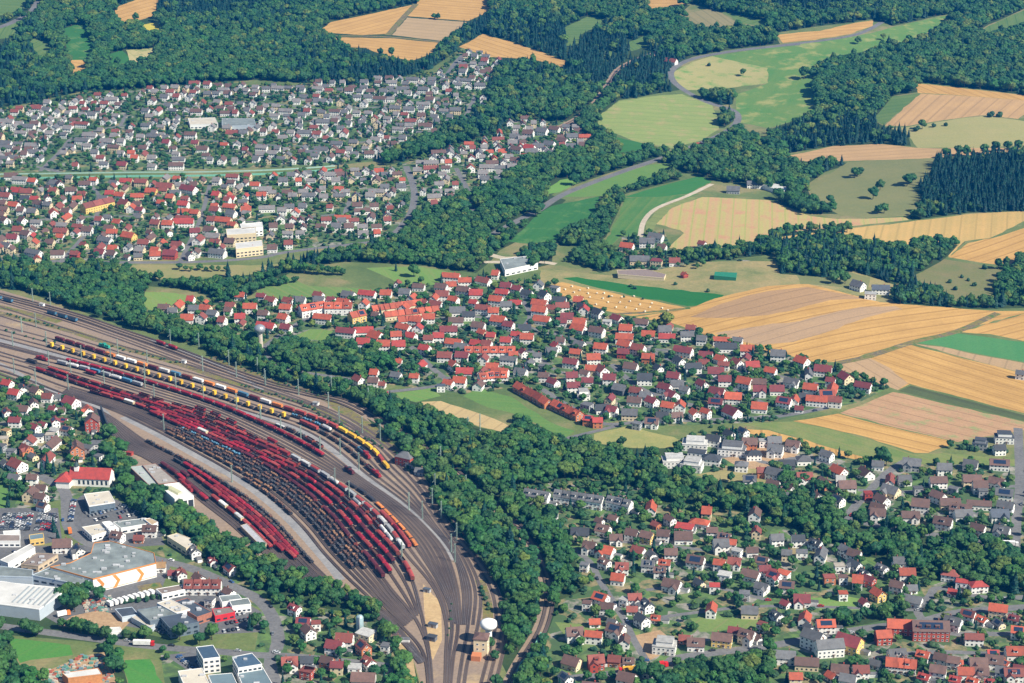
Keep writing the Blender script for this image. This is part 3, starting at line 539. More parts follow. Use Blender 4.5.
def finish_labels():
    d = {}
    for r in REGI: d.setdefault((r[1], r[4]), []).append(r)
    for (look, wh), rs in d.items():
        rs.sort(key=lambda r: r[2])
        for i, r in enumerate(rs):
            if len(rs) == 1: r[0]['label'] = '%s, the only such %s' % (look, wh)
            else: r[0]['label'] = '%s, %s such from left, %s' % (look, ordn(i), wh)

# ------------------------------------------------------------ houses
MC = {}
def cached(key, fn):
    if key not in MC: MC[key] = fn()
    return MC[key]
def q(v, s): return round(v / s) * s
PITCHT = math.tan(math.radians(39))
def win_spots(L, W, hw, storeys, gable=True):
    out = []
    for s in range(storeys):
        z = 1.0 + s * 2.8
        if z + 1.4 > hw: break
        n = max(2, int(L / 3.0))
        for i in range(n):
            x = -L/2 + (i + .5) * L / n
            out.append((x, -W/2, z, 0)); out.append((x, W/2, z, math.pi))
        n = max(2, int(W / 3.4))
        for i in range(n):
            y = -W/2 + (i + .5) * W / n
            out.append((L/2, y, z, math.pi/2)); out.append((-L/2, y, z, -math.pi/2))
    if gable:
        out.append((L/2, 0, hw + .7, math.pi/2)); out.append((-L/2, 0, hw + .7, -math.pi/2))
    return out
def window_mesh():
    mb = MB(); mb.box(-.72, .72, -.05, .02, 0, 1.35, 0); mb.box(-.6, .6, -.07, .0, .12, 1.23, 1); mb.box(-.85, .85, -.16, .02, -.1, 0, 0)
    return mb.mesh('window', [FRAME, GLASS])
def add_house(mb, L, W, hw, form, mr, mw, mg, T=None, windows=True):
    """walls and roof into mb; T transforms"""
    s0 = len(mb.v)
    wallpart(mb, L, W, hw, form, mw)
    if windows:
        for (x, y, z, a) in win_spots(L, W, hw, int((hw + .3) / 2.7), form in 'ag'):
            c, s = math.cos(a), math.sin(a)
            pts = [(dx * c + .04 * s, dx * s - .04 * c, zz) for dx, zz in ((-.6, z), (.6, z), (.6, z + 1.25), (-.6, z + 1.25))]
            mb.face([(x + p[0], y + p[1], p[2]) for p in pts], mg)
    roofpart(mb, L, W, hw, form, mr)
    if T is not None:
        for i in range(s0, len(mb.v)): mb.v[i] = tuple(T @ Vector(mb.v[i]))
def wallpart(mb, L, W, hw, form, m=0):
    rise = W / 2 * PITCHT
    if form in 'ag':
        y, x = W/2, L/2
        n = len(mb.v)
        mb.v += [(-x,-y,0),(x,-y,0),(x,y,0),(-x,y,0),(-x,-y,hw),(x,-y,hw),(x,y,hw),(-x,y,hw),(x,0,hw+rise-.1),(-x,0,hw+rise-.1)]
        for f in ((0,1,5,4),(2,3,7,6),(1,2,6,8,5),(3,0,4,9,7)): mb.f.append(tuple(n+i for i in f)); mb.m.append(m)
    elif form == 'm':
        mb.box(-L/2, L/2, -W/2, W/2, 0, hw, m); mb.box(-L/2 + L*.15, L/2 - L*.12, -W/2 + 1.6, W/2, hw, hw + 2.7, m)
    else: mb.box(-L/2, L/2, -W/2, W/2, 0, hw, m)
def roofpart(mb, L, W, hw, form, m=0):
    e = .55; t = .28
    if form in 'ag':
        rise = W / 2 * PITCHT; x = L/2 + .45; y = W/2 + e; zb = hw - e * PITCHT; zt = hw + rise
        for s in (1, -1):
            b = [(-x, s*y, zb), (x, s*y, zb), (x, 0, zt), (-x, 0, zt)]
            if s > 0: b = b[::-1]
            mb.hull8(b, [(p[0], p[1], p[2] + t) for p in b], m)
    elif form == 'h':
        rise = min(W, L) / 2 * .62; x = L/2 + e; y = W/2 + e; r = max(.3, x - y)
        n = len(mb.v); mb.v += [(-x,-y,hw-.1),(x,-y,hw-.1),(x,y,hw-.1),(-x,y,hw-.1),(-r,0,hw+rise),(r,0,hw+rise)]
        for f in ((0,1,5,4),(1,2,5),(2,3,4,5),(3,0,4),(3,2,1,0)): mb.f.append(tuple(n+i for i in f)); mb.m.append(m)
    elif form == 'm':
        mb.box(-L/2 - .2, L/2 + .2, -W/2 - .2, W/2 + .2, hw, hw + .25, m); mb.box(-L/2 + L*.15 - .2, L/2 - L*.12 + .2, -W/2 + 1.4, W/2 + .2, hw + 2.7, hw + 2.95, m)
    else:
        mb.box(-L/2 - .25, L/2 + .25, -W/2 - .25, W/2 + .25, hw, hw + .35, m)
def mk(fn, *a, mats=(), name='part'):
    mb = MB(); fn(mb, *a); return mb.mesh(name, list(mats))
CHIM = plain('chimney_brick', (.25, .12, .08), .9, .3); DOORM = plain('door_paint', (.12, .08, .06), .5, .2)
SOLAR = newmat('solar_glass'); SOLAR[2].inputs['Base Color'].default_value = (.02, .035, .07, 1); SOLAR[2].inputs['Roughness'].default_value = .2; SOLAR = SOLAR[0]
HOUSE_XY = []
def house(px, py, wpx, rk, wk, form, detail=2, name='house', cat='house', group=None, look=None, hw=None, LW=None, yaw=None, dorm=False, lab=True):
    x, y, z = [float(v) for v in PN(px, py, 4.0)]; _, _, s = PIX(x, y, z); s = float(s)
    if form in 'g':
        L = wpx / s / 1.36; W = L * .82; ya = math.radians(random.uniform(-70, -36)) if yaw is None else yaw
    else:
        L = wpx / s * .86; W = min(L * .85, random.choice((8.5, 9.5, 10.5))); ya = math.radians(random.uniform(-33, 8)) if yaw is None else yaw
    L = min(max(q(L, 1.0), 6), 60); W = q(min(max(W, 5.5), 14), .5)
    if LW: L, W = LW
    if hw is None: hw = (3.4 if L < 8 else random.choice((4.6, 5.6, 5.6, 6.0))) if form in 'agh' else random.choice((5.8, 6.0))
    HOUSE_XY.append((x, y, max(L, W) / 2))
    if detail == 0: return (x, y, z, ya, L, W, hw, form, rk, wk)
    z -= .3
    root = empty(name, (x, y, z), ya)
    wall = mesh_obj('wall', cached(('w', L, W, hw, form, wk, detail > 1), lambda: mk(wallpart, L, W, hw, form, mats=[wallm(wk)], name='wall') if detail > 1 else mk_wallwin(L, W, hw, form, wk)), root)
    roof = mesh_obj('roof', cached(('r', L, W, hw, form, rk), lambda: mk(roofpart, L, W, hw, form, mats=[roofm(rk)], name='roof')), root)
    rise = W / 2 * PITCHT
    if form in 'ag':
        mb = MB
        def chim():
            m_ = MB(); m_.box(-.35, .35, -.35, .35, 0, 2.1); m_.box(-.45, .45, -.45, .45, 2.1, 2.25); return m_.mesh('chimney', [CHIM])
        c = mesh_obj('chimney', cached('chim', chim), roof); c.location = (random.choice((-1, 1)) * L * .22, .9, hw + rise - 1.2)
    if detail > 1:
        wm = cached('win', window_mesh)
        sp = win_spots(L, W, hw, int((hw + .3) / 2.7), form in 'ag')
        for (wx, wy, wz, a) in sp:
            if a == math.pi or a == -math.pi/2:
                if random.random() < .6: continue
            o = mesh_obj('window', wm, root); o.location = (wx, wy, wz); o.rotation_euler = (0, 0, a)
        def door():
            m_ = MB(); m_.box(-.55, .55, -.08, .02, 0, 2.2); m_.box(-1.0, 1.0, -1.0, .02, 2.35, 2.5); return m_.mesh('door', [DOORM])
        d = mesh_obj('door', cached('door', door), root); d.location = (L * .1, -W/2, .3)
    if form in 'ag' and (dorm or (detail > 1 and random.random() < .3)):
        def dormer():
            m_ = MB(); m_.box(-1.3, 1.3, -1.2, 1.6, 0, 1.6, 0); m_.box(-1.6, 1.6, -1.5, 1.7, 1.6, 1.85, 1); m_.box(-.9, .9, -1.27, -1.1, .3, 1.35, 2); return m_.mesh('dormer', [wallm(wk), roofm(rk), GLASS])
        for i in ((0,) if L < 14 else np.arange(-L/2 + 4, L/2 - 3, 6)):
            d = mesh_obj('dormer', cached(('dorm', wk, rk), dormer), roof); d.location = (float(i), -W * .27, hw + rise * .30)
    if form in 'ag' and random.random() < (.35 if rk in 'S' else .13):
        def sol():
            m_ = MB(); a_ = math.atan(PITCHT); n_ = 3; 
            m_.box(-L*.32, L*.32, 0, W*.40, .04, .10, 0); return m_.mesh('solar_panel', [SOLAR])
        d = mesh_obj('solar_panel', cached(('sol', L, W), sol), roof); d.location = (0, -W * .42, hw + rise * .16 + .36); d.rotation_euler = (math.atan(PITCHT), 0, 0)
    if random.random() < .28 and form in 'ag' and detail > 0 and name == 'house' and L >= 9:
        def wing():
            m_ = MB(); w2 = W * .30; l2 = 2.6; r2_ = w2 * PITCHT; h2 = hw - .3; y0 = -W/2 - l2
            n_ = len(m_.v); m_.v += [(-w2,y0,0),(w2,y0,0),(w2,0,0),(-w2,0,0),(-w2,y0,h2),(w2,y0,h2),(w2,0,h2),(-w2,0,h2),(0,y0,h2+r2_),(0,0,h2+r2_)]
            for f_ in ((0,1,5,8,4),(1,2,6,5),(3,0,4,7)): m_.f.append(tuple(n_+i for i in f_)); m_.m.append(0)
            for s_ in (1, -1):
                b_ = [(s_*(w2+.4), y0-.4, h2-.4*PITCHT), (0, y0-.4, h2+r2_), (0, -.2, h2+r2_), (s_*(w2+.4), -.2, h2-.4*PITCHT)]
                if s_ < 0: b_ = b_[::-1]
                m_.hull8(b_[::-1], [(p[0], p[1], p[2]+.25) for p in b_[::-1]], 1)
            m_.box(-.7, .7, y0-.06, y0+.02, 1.0, 2.3, 2); m_.box(-.7, .7, y0-.06, y0+.02, h2-1.6, h2-.3, 2)
            return m_.mesh('gabled_wing', [wallm(wk), roofm(rk), GLASS])
        d = mesh_obj('gabled_wing', cached(('wing', W, hw, wk, rk), wing), root); d.location = (random.choice((-.22, .22)) * L, 0, 0)
    if random.random() < .35 and form in 'ag' and detail > 1:
        def gar():
            m_ = MB(); m_.box(-3, 3, -1.7, 1.7, 0, 2.6, 0); m_.box(-3.15, 3.15, -1.85, 1.85, 2.6, 2.8, 1); m_.box(-2.4, 2.4, -1.76, -1.6, 0, 2.2, 2); return m_.mesh('annexe', [wallm('w'), roofm('G'), plain('garage_door', (.5, .5, .5))])
        d = mesh_obj('annexe', cached('gar', gar), root); d.location = (L/2 + 3.02, W * .15, 0)
    tag(root, None, cat, group or 'houses of the villages')
    if lab:
        r = {'f': 'flat-roofed', 'm': 'stepped flat-roofed', 'h': 'hip-roofed'}.get(form)
        look = look or ('%s %s house, %s roof' % (WALLN[wk], r, ROOFN[rk]) if r else '%s house, %s %s' % (WALLN[wk], ROOFN[rk], 'gable roof' if form == 'g' else 'saddle roof'))
        reglab(root, look, px, py)
    return root
def mk_wallwin(L, W, hw, form, wk):
    mb = MB(); wallpart(mb, L, W, hw, form, 0)
    for (x, y, z, a) in win_spots(L, W, hw, int((hw + .3) / 2.7), form in 'ag'):
        c, s = math.cos(a), math.sin(a)
        mb.face([(x + dx * c + .04 * s, y + dx * s - .04 * c, zz) for dx, zz in ((-.6, z), (.6, z), (.6, z + 1.25), (-.6, z + 1.25))], 1)
    return mb.mesh('wall', [wallm(wk), GLASS])

TILES = {
(0,342): "30 170 50 Rw a;90 185 50 Dw g;145 200 60 Bc g;60 210 55 Rw a;190 220 50 Tw a;228 215 35 Gw a;285 245 80 Mw g;28 285 50 Tw g;92 270 55 Bw a;135 248 55 Bw g;210 262 30 Mw a;247 268 35 Bw a;353 270 55 Ow g;140 345 55 Mw g;222 322 50 Mw g;255 310 35 Mw a;170 325 30 Mw a;215 357 50 Ww f;268 355 50 Bw a;15 390 40 Lc f;25 358 35 Yc f;155 380 45 Sw f;105 430 60 To g;132 452 50 Gc g;345 425 60 Gg f;390 410 60 Gw f;70 495 90 Tw g;20 480 50 Gw g;130 550 50 Bw a;165 585 50 Bw a;165 625 55 Bw a;172 655 50 Bw a;395 460 25 Gw f;5 420 40 Gg f;45 440 40 Gg f;200 375 40 Lg f",
(256,342): "410 155 60 Tw g;470 162 50 Bw a;505 165 30 Tw a;510 15 60 Ow a;430 5 60 Rw a;570 15 60 Rw a;675 30 50 Rw a;755 60 65 Tw a;790 95 60 Ow g;835 120 80 Rw a;770 170 45 Ow a;815 160 60 Ow a;740 180 35 Sw f;820 25 60 Gw a;880 10 50 Rw a;1000 0 50 Rw a;655 510 42 Gg a;945 105 55 Ow a",
(512,342): "5 50 40 Ow a;45 45 50 Mw g;175 20 55 Rw g;270 10 50 Gw a;355 25 60 Ow a;450 15 60 Ow a;445 45 50 Mr a;235 85 65 Mw a;325 68 60 Ow a;505 30 60 Tw a;545 65 55 Oo a;35 120 55 Gw a;165 160 60 Mw g;238 140 55 Mw a;360 115 70 Tw g;390 150 60 Mw a;475 100 60 Bw a;585 108 50 Dw g;530 150 70 Dw a;245 180 60 Mw a;285 210 60 Ww m;305 314 45 Ro a;342 322 45 Ro a;300 255 50 Gg f;360 265 60 Dw a;400 275 50 Mw a;470 290 70 Gc a;495 200 55 Tw a;535 215 55 Gw a;560 240 65 Mw g;625 260 60 Ow a;640 215 70 Mw g;610 185 60 Mw a;685 40 85 Mw a;668 80 60 Dw g;725 105 75 Dw a;855 20 100 Dw a;775 55 60 Mw a;835 68 60 Ow g;900 85 60 Tw g;960 98 60 Rw a;940 35 60 Ow a;815 125 75 Mw a;760 172 60 Mw g;850 155 60 Mw a;930 165 70 Ow a;990 195 60 Mw a;820 205 70 Mw a;885 225 75 Ow a;815 245 65 Mw a;880 280 90 Mw g;730 290 55 Ow g;775 285 50 Ow g;660 300 50 Bw a;560 320 60 Bw a;990 260 70 Ow a;660 170 60 Gw a;430 190 60 Gk a;600 300 55 Dw a;740 445 80 Dw f;800 468 80 Dw h;805 395 60 Dw a;870 375 60 Dw g;925 362 55 Dw g;950 408 70 Bo a;965 450 70 Dw h;1005 400 40 Ww f;918 495 60 Gw h;1000 520 50 To a;950 550 60 Gw a;100 60 40 Gw a;290 130 40 Bw a;120 100 30 Gg f;690 190 45 Gw a;500 330 40 Gg f",
(768,342): "40 55 65 Gw a;135 80 75 Ow g;10 120 50 Ow a;35 190 65 Mw a;95 160 70 Gw a;220 115 80 Mw a;310 145 75 Mc g;250 160 40 Mw a;380 180 75 Mw a;235 215 70 Ow a;65 242 65 Mw a;150 220 60 Dw a;125 262 40 Mw a;25 400 60 Gw a;100 415 65 Bw a;30 435 70 Gw a;235 455 65 Gw g;142 468 65 Gw h;75 488 70 Dk a;30 530 80 Gw a;145 545 70 Tw a;282 520 80 Ow g;85 590 70 Bw g;225 565 60 Bo g;20 575 60 Bw a;315 580 80 Bw a;195 620 60 Bw g;280 635 65 Dw g;390 525 85 Bw g;440 490 50 Gw a;575 490 80 Gg a;705 510 65 Gw a;810 490 65 Gw a;925 490 90 Bw a;545 550 60 Gw a;490 595 90 Gc g;455 635 75 Bw g;440 670 70 Bw a;680 560 80 Bw a;815 555 85 Bc a;915 560 70 Bw a;680 620 75 Bw g;945 610 80 Gw a;950 660 75 Gw a;610 655 80 Bw a;770 672 100 Bw a;848 408 70 Dg m;925 430 50 Dw a;400 610 30 Rr f;60 620 50 Gw a;1010 130 40 Gw a;740 590 40 Gg f;600 590 40 Gg f;860 600 40 Gg f",
(0,512): "250 135 85 Bw a;315 155 65 Gw g;470 100 60 Bw a;600 75 60 Bw a;780 160 65 Gw g;850 190 50 Mw g;925 225 75 Tw g;725 250 60 Tw g;795 270 60 Bw g;915 320 60 Bw g;555 100 45 To a;640 215 50 Yw a;690 240 40 Mw a;840 355 40 Gw f",
(256,512): "155 390 60 Mw g;210 480 75 Bw g;190 445 60 Mw a;240 450 40 Tw f;315 540 75 Mw a;430 545 75 To g;440 490 80 Wc f;450 605 70 Tw g;395 625 60 Ww f;430 665 110 Bw a;135 605 70 Tw a;205 600 60 Dw a;285 600 60 Bo a;205 640 60 Tr f;520 540 40 Gw f;560 500 35 Bw a;215 632 40 Gg f",
(512,512): "160 10 55 Gw a;350 30 40 Bw g;405 20 45 Bw a;575 45 45 To g;632 35 55 Bw g;750 40 90 Ow h;690 65 80 Rw f;365 70 65 Bw a;272 88 80 Dc a;415 105 55 Bw a;480 90 60 Bw a;540 100 60 By a;605 95 60 Bw a;685 100 80 Bw a;310 140 60 Bw a;375 155 80 Ow a;505 155 60 Tw a;560 165 55 Gw g;635 170 60 Bw a;735 200 75 Bw a;370 205 60 Bw g;440 225 60 Tw a;545 215 60 Gw a;610 212 50 Ow a;590 240 50 Bw a;640 290 80 Bw a;750 278 55 Dc g;355 350 70 Ow a;380 385 60 Bw a;540 375 70 Dw g;520 435 75 Dw g;415 475 80 Bw a;575 420 40 Ow a;250 490 80 Bw a;330 435 50 Ow a;400 435 30 Gw a;690 500 50 To a;735 525 75 Bw a;840 510 95 By a;890 475 55 Mw a;940 498 70 Bw a;985 500 50 Bw g;240 600 80 Bc a;335 600 75 Tr a;410 590 60 To a;465 590 50 Bw a;215 670 70 Sw g;460 670 80 Bw a;835 135 70 Gw a;875 130 50 Ow a;960 155 50 Bw a;890 200 60 Tw a;1000 195 60 Bw a;850 255 60 Ww f;955 250 80 Bw a;1000 300 60 Gw a;1000 455 45 Tw f;490 350 60 Tw a;800 80 50 Bw a;720 60 40 Gw a;810 300 50 Rw f;930 330 50 Gg f;290 215 30 Gw f;450 355 35 Ww f;850 100 55 Bw a;1010 235 50 Mw a;900 160 45 Ww f;480 385 50 Tw a;300 370 35 Bw f",
(768,512): "35 110 60 Gw a;120 115 55 Dw a;190 130 65 Dw g;135 165 50 Gw f;310 155 65 Gw g;345 175 60 Bw a;345 215 65 Dw g;385 245 60 Dw g;405 275 60 Mr g;285 220 45 Lw f;455 230 60 Gw g;530 205 70 Gw a;555 250 70 Ow a;515 300 60 Bw a;575 300 50 Gw a;440 330 70 Oy g;385 355 45 Mw g;580 353 80 Gw a;730 250 80 Tw h;840 295 80 Rw h;775 285 50 Rw f;740 315 30 Rw a;25 260 70 Mw g;75 300 65 Bw a;70 360 45 Mw g;135 350 75 Mw a;35 420 65 Dw g;165 455 55 Gw g;230 455 80 Ow a;440 10 70 Bw a;570 15 80 Bw a;700 45 80 Bw a;780 10 80 Gw a;840 70 60 Bw a;925 15 80 Sw a;935 80 70 Gw a;555 445 50 Tr g;460 500 70 Or a;800 415 60 Tw a;740 445 75 Gw a;857 425 60 Ow g;920 395 85 Bc a;925 440 60 Gc g;985 420 50 Mw a;1000 480 60 Ow a;985 560 80 Ow a;65 580 100 Gw a;110 665 60 Bc a;255 650 60 Bw g;370 640 70 Bw a;515 575 80 Gw a;620 580 60 Ow a;625 655 50 Rw a;680 640 70 Bw a;740 600 60 Bw a;840 605 80 Bw a;790 640 70 Bw a;850 640 70 Bw a;905 600 80 Bw a;935 640 60 Gw a;980 650 90 Bw a;750 665 50 Rw a;820 672 50 Ow a;885 675 45 Rw a;1005 620 50 Mw a;60 250 60 Ow f;10 240 50 Mw a;300 330 30 Ow f;245 265 50 To f;300 265 40 Bw f;560 590 50 Gw a;690 590 60 Bw a;760 600 40 Ow a;950 600 50 Ow g;900 560 50 Rw a;320 668 70 Gw a;430 600 50 Gw a",
(512,171): "20 475 45 Mw a;60 490 50 Dw a;130 500 60 Dw g;15 530 50 Rw a;110 530 70 Ow a;190 520 60 Dw a;200 545 60 Tw a;110 560 65 Ow a;120 595 80 Ow a;220 585 60 Mw a;280 545 50 Dw g;345 570 60 Dw g;420 590 60 Mw g;270 610 60 Ow a;265 630 70 Ow a;515 610 70 Bw a;340 645 70 Bw a;455 635 60 Ow a;545 655 60 Ow a;620 665 75 Rw a;450 670 80 Ow a;700 660 60 Gw a;610 640 60 Gw a;60 670 60 Ow a;15 660 40 Rw a;50 630 60 Dw a;170 470 40 Gw f;380 605 40 Ww f;575 268 70 Gw a;460 305 60 Ow a;540 288 70 Gw a;600 305 40 Bw a;510 355 90 Gc a;580 362 55 Mc f;650 362 50 Tw a;760 295 40 Tw g;970 55 70 Gw a;885 75 60 Gg a;690 410 25 Or g",
(768,171): "360 460 70 Gw g;450 475 80 Sw a;410 495 50 Ww f",
(512,0): "635 245 60 Tw a;70 595 50 Rw a;65 535 50 Bw a;120 528 55 Gw a;170 520 50 Bw a;240 550 50 Gw a;200 565 50 Bw a;150 580 50 Gw a;105 590 50 Gw a;20 600 50 Bw a;60 630 50 Oy a;110 625 45 Gw a;150 615 45 Gw a;190 600 45 Gw a;15 645 50 Bw a;10 550 45 Gw a;235 590 45 Gw a;750 575 25 Ow a",
(256,171): "350 530 60 Ow a;445 495 80 Rw a;520 490 50 Ow a;595 485 50 Gw a;370 500 60 Gw a;430 640 90 Rw a;480 660 80 Ow g;590 630 70 Ow a;805 560 70 Gw a;850 580 60 Dw a;910 555 70 Tw a;800 600 70 Bw a;770 640 80 Mw a;730 665 50 Rw a;950 565 50 Ow a;985 490 60 Rw a;880 490 60 Rw a;835 445 60 Ow a;910 440 70 Tw a;960 520 60 Ow a;830 480 60 Bw a;745 500 60 Tw a;720 535 60 Tw a;970 600 70 Ow a;905 650 50 Oc g;1000 540 50 Gw a;30 575 50 Bw a;110 590 50 Ow a;120 630 50 Mw a;50 605 40 Gw g;180 560 40 Tw a;690 590 60 Ow a;640 600 60 Ow a;560 660 50 Ow a;890 625 60 Bw a;1010 620 50 Mw a;60 520 50 Tw a;130 520 50 Tw a;1000 460 50 Mw a;940 590 40 Ww f;670 530 40 Tw a;620 660 50 Rw a;1000 680 40 Tw a;690 670 45 Tw a;250 500 45 Tw a;300 515 40 Mw a;790 520 45 Ow a;870 530 40 Rw a;780 460 45 Ow a",
(0,171): "70 80 60 Rw a;195 75 45 Bw g;240 55 45 Bw g;340 55 55 Bw a;375 40 35 Ow a;455 50 45 Gw a;550 105 60 Oc a;605 85 50 Oy a;660 65 80 Tc a;755 75 85 Mw a;215 170 60 Ow g;90 200 50 Bw g;20 195 50 Bw g;55 140 50 Ow a;515 260 65 Oy a;420 280 70 Gw a;335 295 40 Tc g;600 250 40 Bw g;675 245 40 Bw g;780 245 45 Mw a;840 240 55 Bw a;735 208 90 Rw a;780 170 40 Oc a;925 110 40 Rw a;860 160 45 Tw a;150 350 40 Oc g;135 330 85 Gw a;230 330 60 Bw a;300 335 40 Tr a;400 330 50 Mw a;448 335 45 Bw a;510 340 35 Bw g;553 340 40 Gc a;622 335 50 Ow a;680 335 60 Mr a;870 330 80 Gw a;760 340 45 Gw g;45 20 60 Bw a;130 40 40 Ow a;25 300 50 Gw a;105 255 45 Bw a;50 270 50 Mw a;450 250 50 Ow a;285 80 50 Bw a;480 100 50 Ow a;310 115 45 Ow a;410 110 50 Gw a;500 135 70 Tc g;645 130 35 Ow a;560 155 35 Mw a;430 190 35 Gw a;470 205 40 Ow a;350 240 50 Bw a;265 160 40 Bw a;930 215 40 Oc a;985 160 45 Oc a;925 170 45 Gw a;170 405 55 Oc g;130 430 35 Oc a;430 550 35 Gw a;485 560 45 Bw a;750 590 60 Ow a;630 570 35 Bw a;690 560 45 Gw a;775 555 50 Gw a;200 470 30 Bw a;310 380 30 Tw a;1000 550 60 Ow a;960 590 50 Rw a;850 570 50 Gw a;100 110 40 Dw a;155 130 50 Bw a;190 110 40 Bw g",
}
cand = []
for (ox, oy), s in TILES.items():
    for it in s.split(';'):
        a = it.split()
        if (ox, oy) == (768, 512) and float(a[1]) > 385 and a[3][0] == 'B' and random.random() < .5: a[3] = random.choice('TO') + a[3][1]
        cand.append((ox + float(a[0]) / 4, oy + float(a[1]) / 4, float(a[2]) / 4, a[3][0], a[3][1], a[4]))
cand.sort(key=lambda c: -c[1] * 1.0 - c[2] * 3)
print('hand-placed houses', len(cand))
REST = []
for i, c in enumerate(cand):
    if i < 296: house(*c, detail=2 if i < 170 else 1)
    else: REST.append(house(*c, detail=0))
# the two terraces and other rows, each dwelling its own thing
def row(p0, p1, n, rk, wk, hw=5.6, W=9.5, name='row_house', look='row house', group='row houses', dorm=False, detail=2, where=None, step=0):
    A = P(*p0, 4.0); B = P(*p1, 4.0); ya = math.atan2(B.y - A.y, B.x - A.x); L = (B - A).length / n
    for i in range(n):
        c = A.lerp(B, (i + .5) / n); px, py, _ = PIX(c.x, c.y, H(c.x, c.y) + 4)
        o = house(float(px), float(py), 10, rk, wk, 'a', detail=detail, name=name, cat='row house', group=group, lab=False, hw=hw - (.35 * (i % 2) if step else 0), LW=(round(L - .04, 2), W), yaw=ya, dorm=dorm)
        reglab(o, look, float(px), float(py), where)
row((517,386),(535,396), 3, 'O', 'o', 5.2, 9, look='orange-roofed terrace house', group='curving red terrace', where='in upper run of curving terrace', step=1)
row((536,396),(549,404), 2, 'O', 'o', 5.2, 9, look='orange-roofed terrace house', group='curving red terrace', where='in middle of curving terrace', step=1)
row((554,404),(580,416), 5, 'O', 'o', 5.2, 9, look='orange-roofed terrace house', group='curving red terrace', where='in lower run of curving terrace', step=1)
row((465,352),(515,352), 6, 'O', 'w', 5.8, 10, look='white terrace house, orange roof', group='white terrace above the meadow', where='in long white terrace above meadow', dorm=True)
row((479,379),(494,377), 2, 'O', 'w', 5.8, 10, look='white semi-detached house, orange roof', group='white houses above the meadow', where='left of terrace meadow pair', dorm=True); row((494,377),(507,377), 2, 'O', 'w', 5.8, 10, look='white semi-detached house, orange roof', group='white houses above the meadow', where='right of terrace meadow pair', dorm=True)
row((300,313),(324,309), 3, 'O', 'w', 8, 11, look='tall white block unit, orange roof', group='orange-roofed blocks', where='in left white block', dorm=True); row((325,310),(352,310), 3, 'O', 'w', 8, 11, look='tall white block unit, orange roof', group='orange-roofed blocks', where='in right white block', dorm=True)
row((372,310),(423,303), 9, 'O', 'c', 5, 9, look='small orange-roofed terrace house', group='long orange terraces', where='in long upper terrace', detail=1); row((384,316),(438,310), 8, 'O', 'c', 5, 9, look='small orange-roofed terrace house', group='long orange terraces', where='in second long terrace', detail=1); row((398,321),(420,319), 3, 'O', 'w', 5, 9, look='small orange-roofed terrace house', group='long orange terraces', where='in short lower terrace', detail=1)
row((350,319),(364,316), 2, 'O', 'y', 7, 10, look='yellow tall house, orange roof', group='yellow blocks', where='right of the white blocks')
row((525,496),(549,500), 3, 'G', 'w', 7.2, 9, look='white row house, grey dormered roof', group='grey dormered rows', where='in left dormered row', dorm=True); row((555,497),(603,504), 6, 'G', 'w', 7.2, 9, look='white row house, grey dormered roof', group='grey dormered rows', where='in middle dormered row', dorm=True); row((608,503),(631,508), 3, 'G', 'w', 7.2, 9, look='white row house, grey dormered roof', group='grey dormered rows', where='in right dormered row', dorm=True)
row((886,664),(916,667), 5, 'O', 'w', 5.6, 9.5, look='white row house, orange roof', group='orange row bottom right', where='below the copyright-free brown rows' if False else 'in the bottom right orange row')
row((185,587),(221,587), 4, 'T', 'w', 6, 10, look='white row house, rust brown roof', group='row below the factory', where='in solar-roofed row below factory')
# far houses: procedural streets between the traced ones, one mass beyond the individuals
def too_close(x, y, r):
    for a, b, c in HOUSE_XY:
        if abs(a - x) < r + c and abs(b - y) < r + c and math.hypot(a - x, b - y) < r * .62 + c: return True
    return False
RP = np.vstack([c for c, _ in ROADS]); 
RPd = []
for c, wd in ROADS:
    for i in range(len(c) - 1):
        n = max(1, int(np.linalg.norm(c[i+1] - c[i]) / 8)); 
        for t in range(n): RPd.append((*(c[i] + (c[i+1] - c[i]) * t / n), wd / 2))
RPd = np.array(RPd)
def near_road(x, y, r):
    d = np.hypot(RPd[:, 0] - x, RPd[:, 1] - y) - RPd[:, 2]; return d.min() < r
def settle(poly, cols, sx, sy, ang, dens, walls='wwwwwc'):
    a = np.array(poly, float); X, Y, _ = PN(a[:, 0], a[:, 1]); ca, sa = math.cos(ang), math.sin(ang)
    u = X * ca + Y * sa; v = -X * sa + Y * ca; r2 = random.Random(len(poly) * 7 + int(poly[1][0]))
    vv = v.min()
    while vv < v.max():
        uu = u.min() + r2.uniform(0, sx); bend = r2.uniform(-.06, .06)
        while uu < u.max():
            x = uu * ca - vv * sa + r2.uniform(-1.5, 1.5); y = uu * sa + vv * ca + r2.uniform(-3, 3); y += bend * (uu - u.mean())
            uu += sx * r2.uniform(.8, 1.25)
            if r2.random() > dens: continue
            if pip(np.array([x]), np.array([y]), np.stack([X, Y], 1))[0] == False: continue
            ci = classify([x], [y])[0]
            if CLS[ci] != 'garden' or near_road(x, y, 6) or too_close(x, y, 7): continue
            L = r2.choice((7, 8, 9, 10, 11, 12, 15, 18)) if r2.random() < .7 else r2.choice((9, 10, 11)); W = r2.choice((6.5, 7.5, 8.5, 9.5)); f = r2.choice('aaaagg'); HOUSE_XY.append((x, y, L / 2))
            ya = ang + r2.uniform(-.12, .12) + (math.pi / 2 if f == 'g' else 0)
            REST.append((x, y, H(x, y), ya, L, W, r2.choice((4.6, 5.6, 6.2)), f, r2.choice(cols), r2.choice(walls)))
        vv += sy * r2.uniform(.85, 1.15)
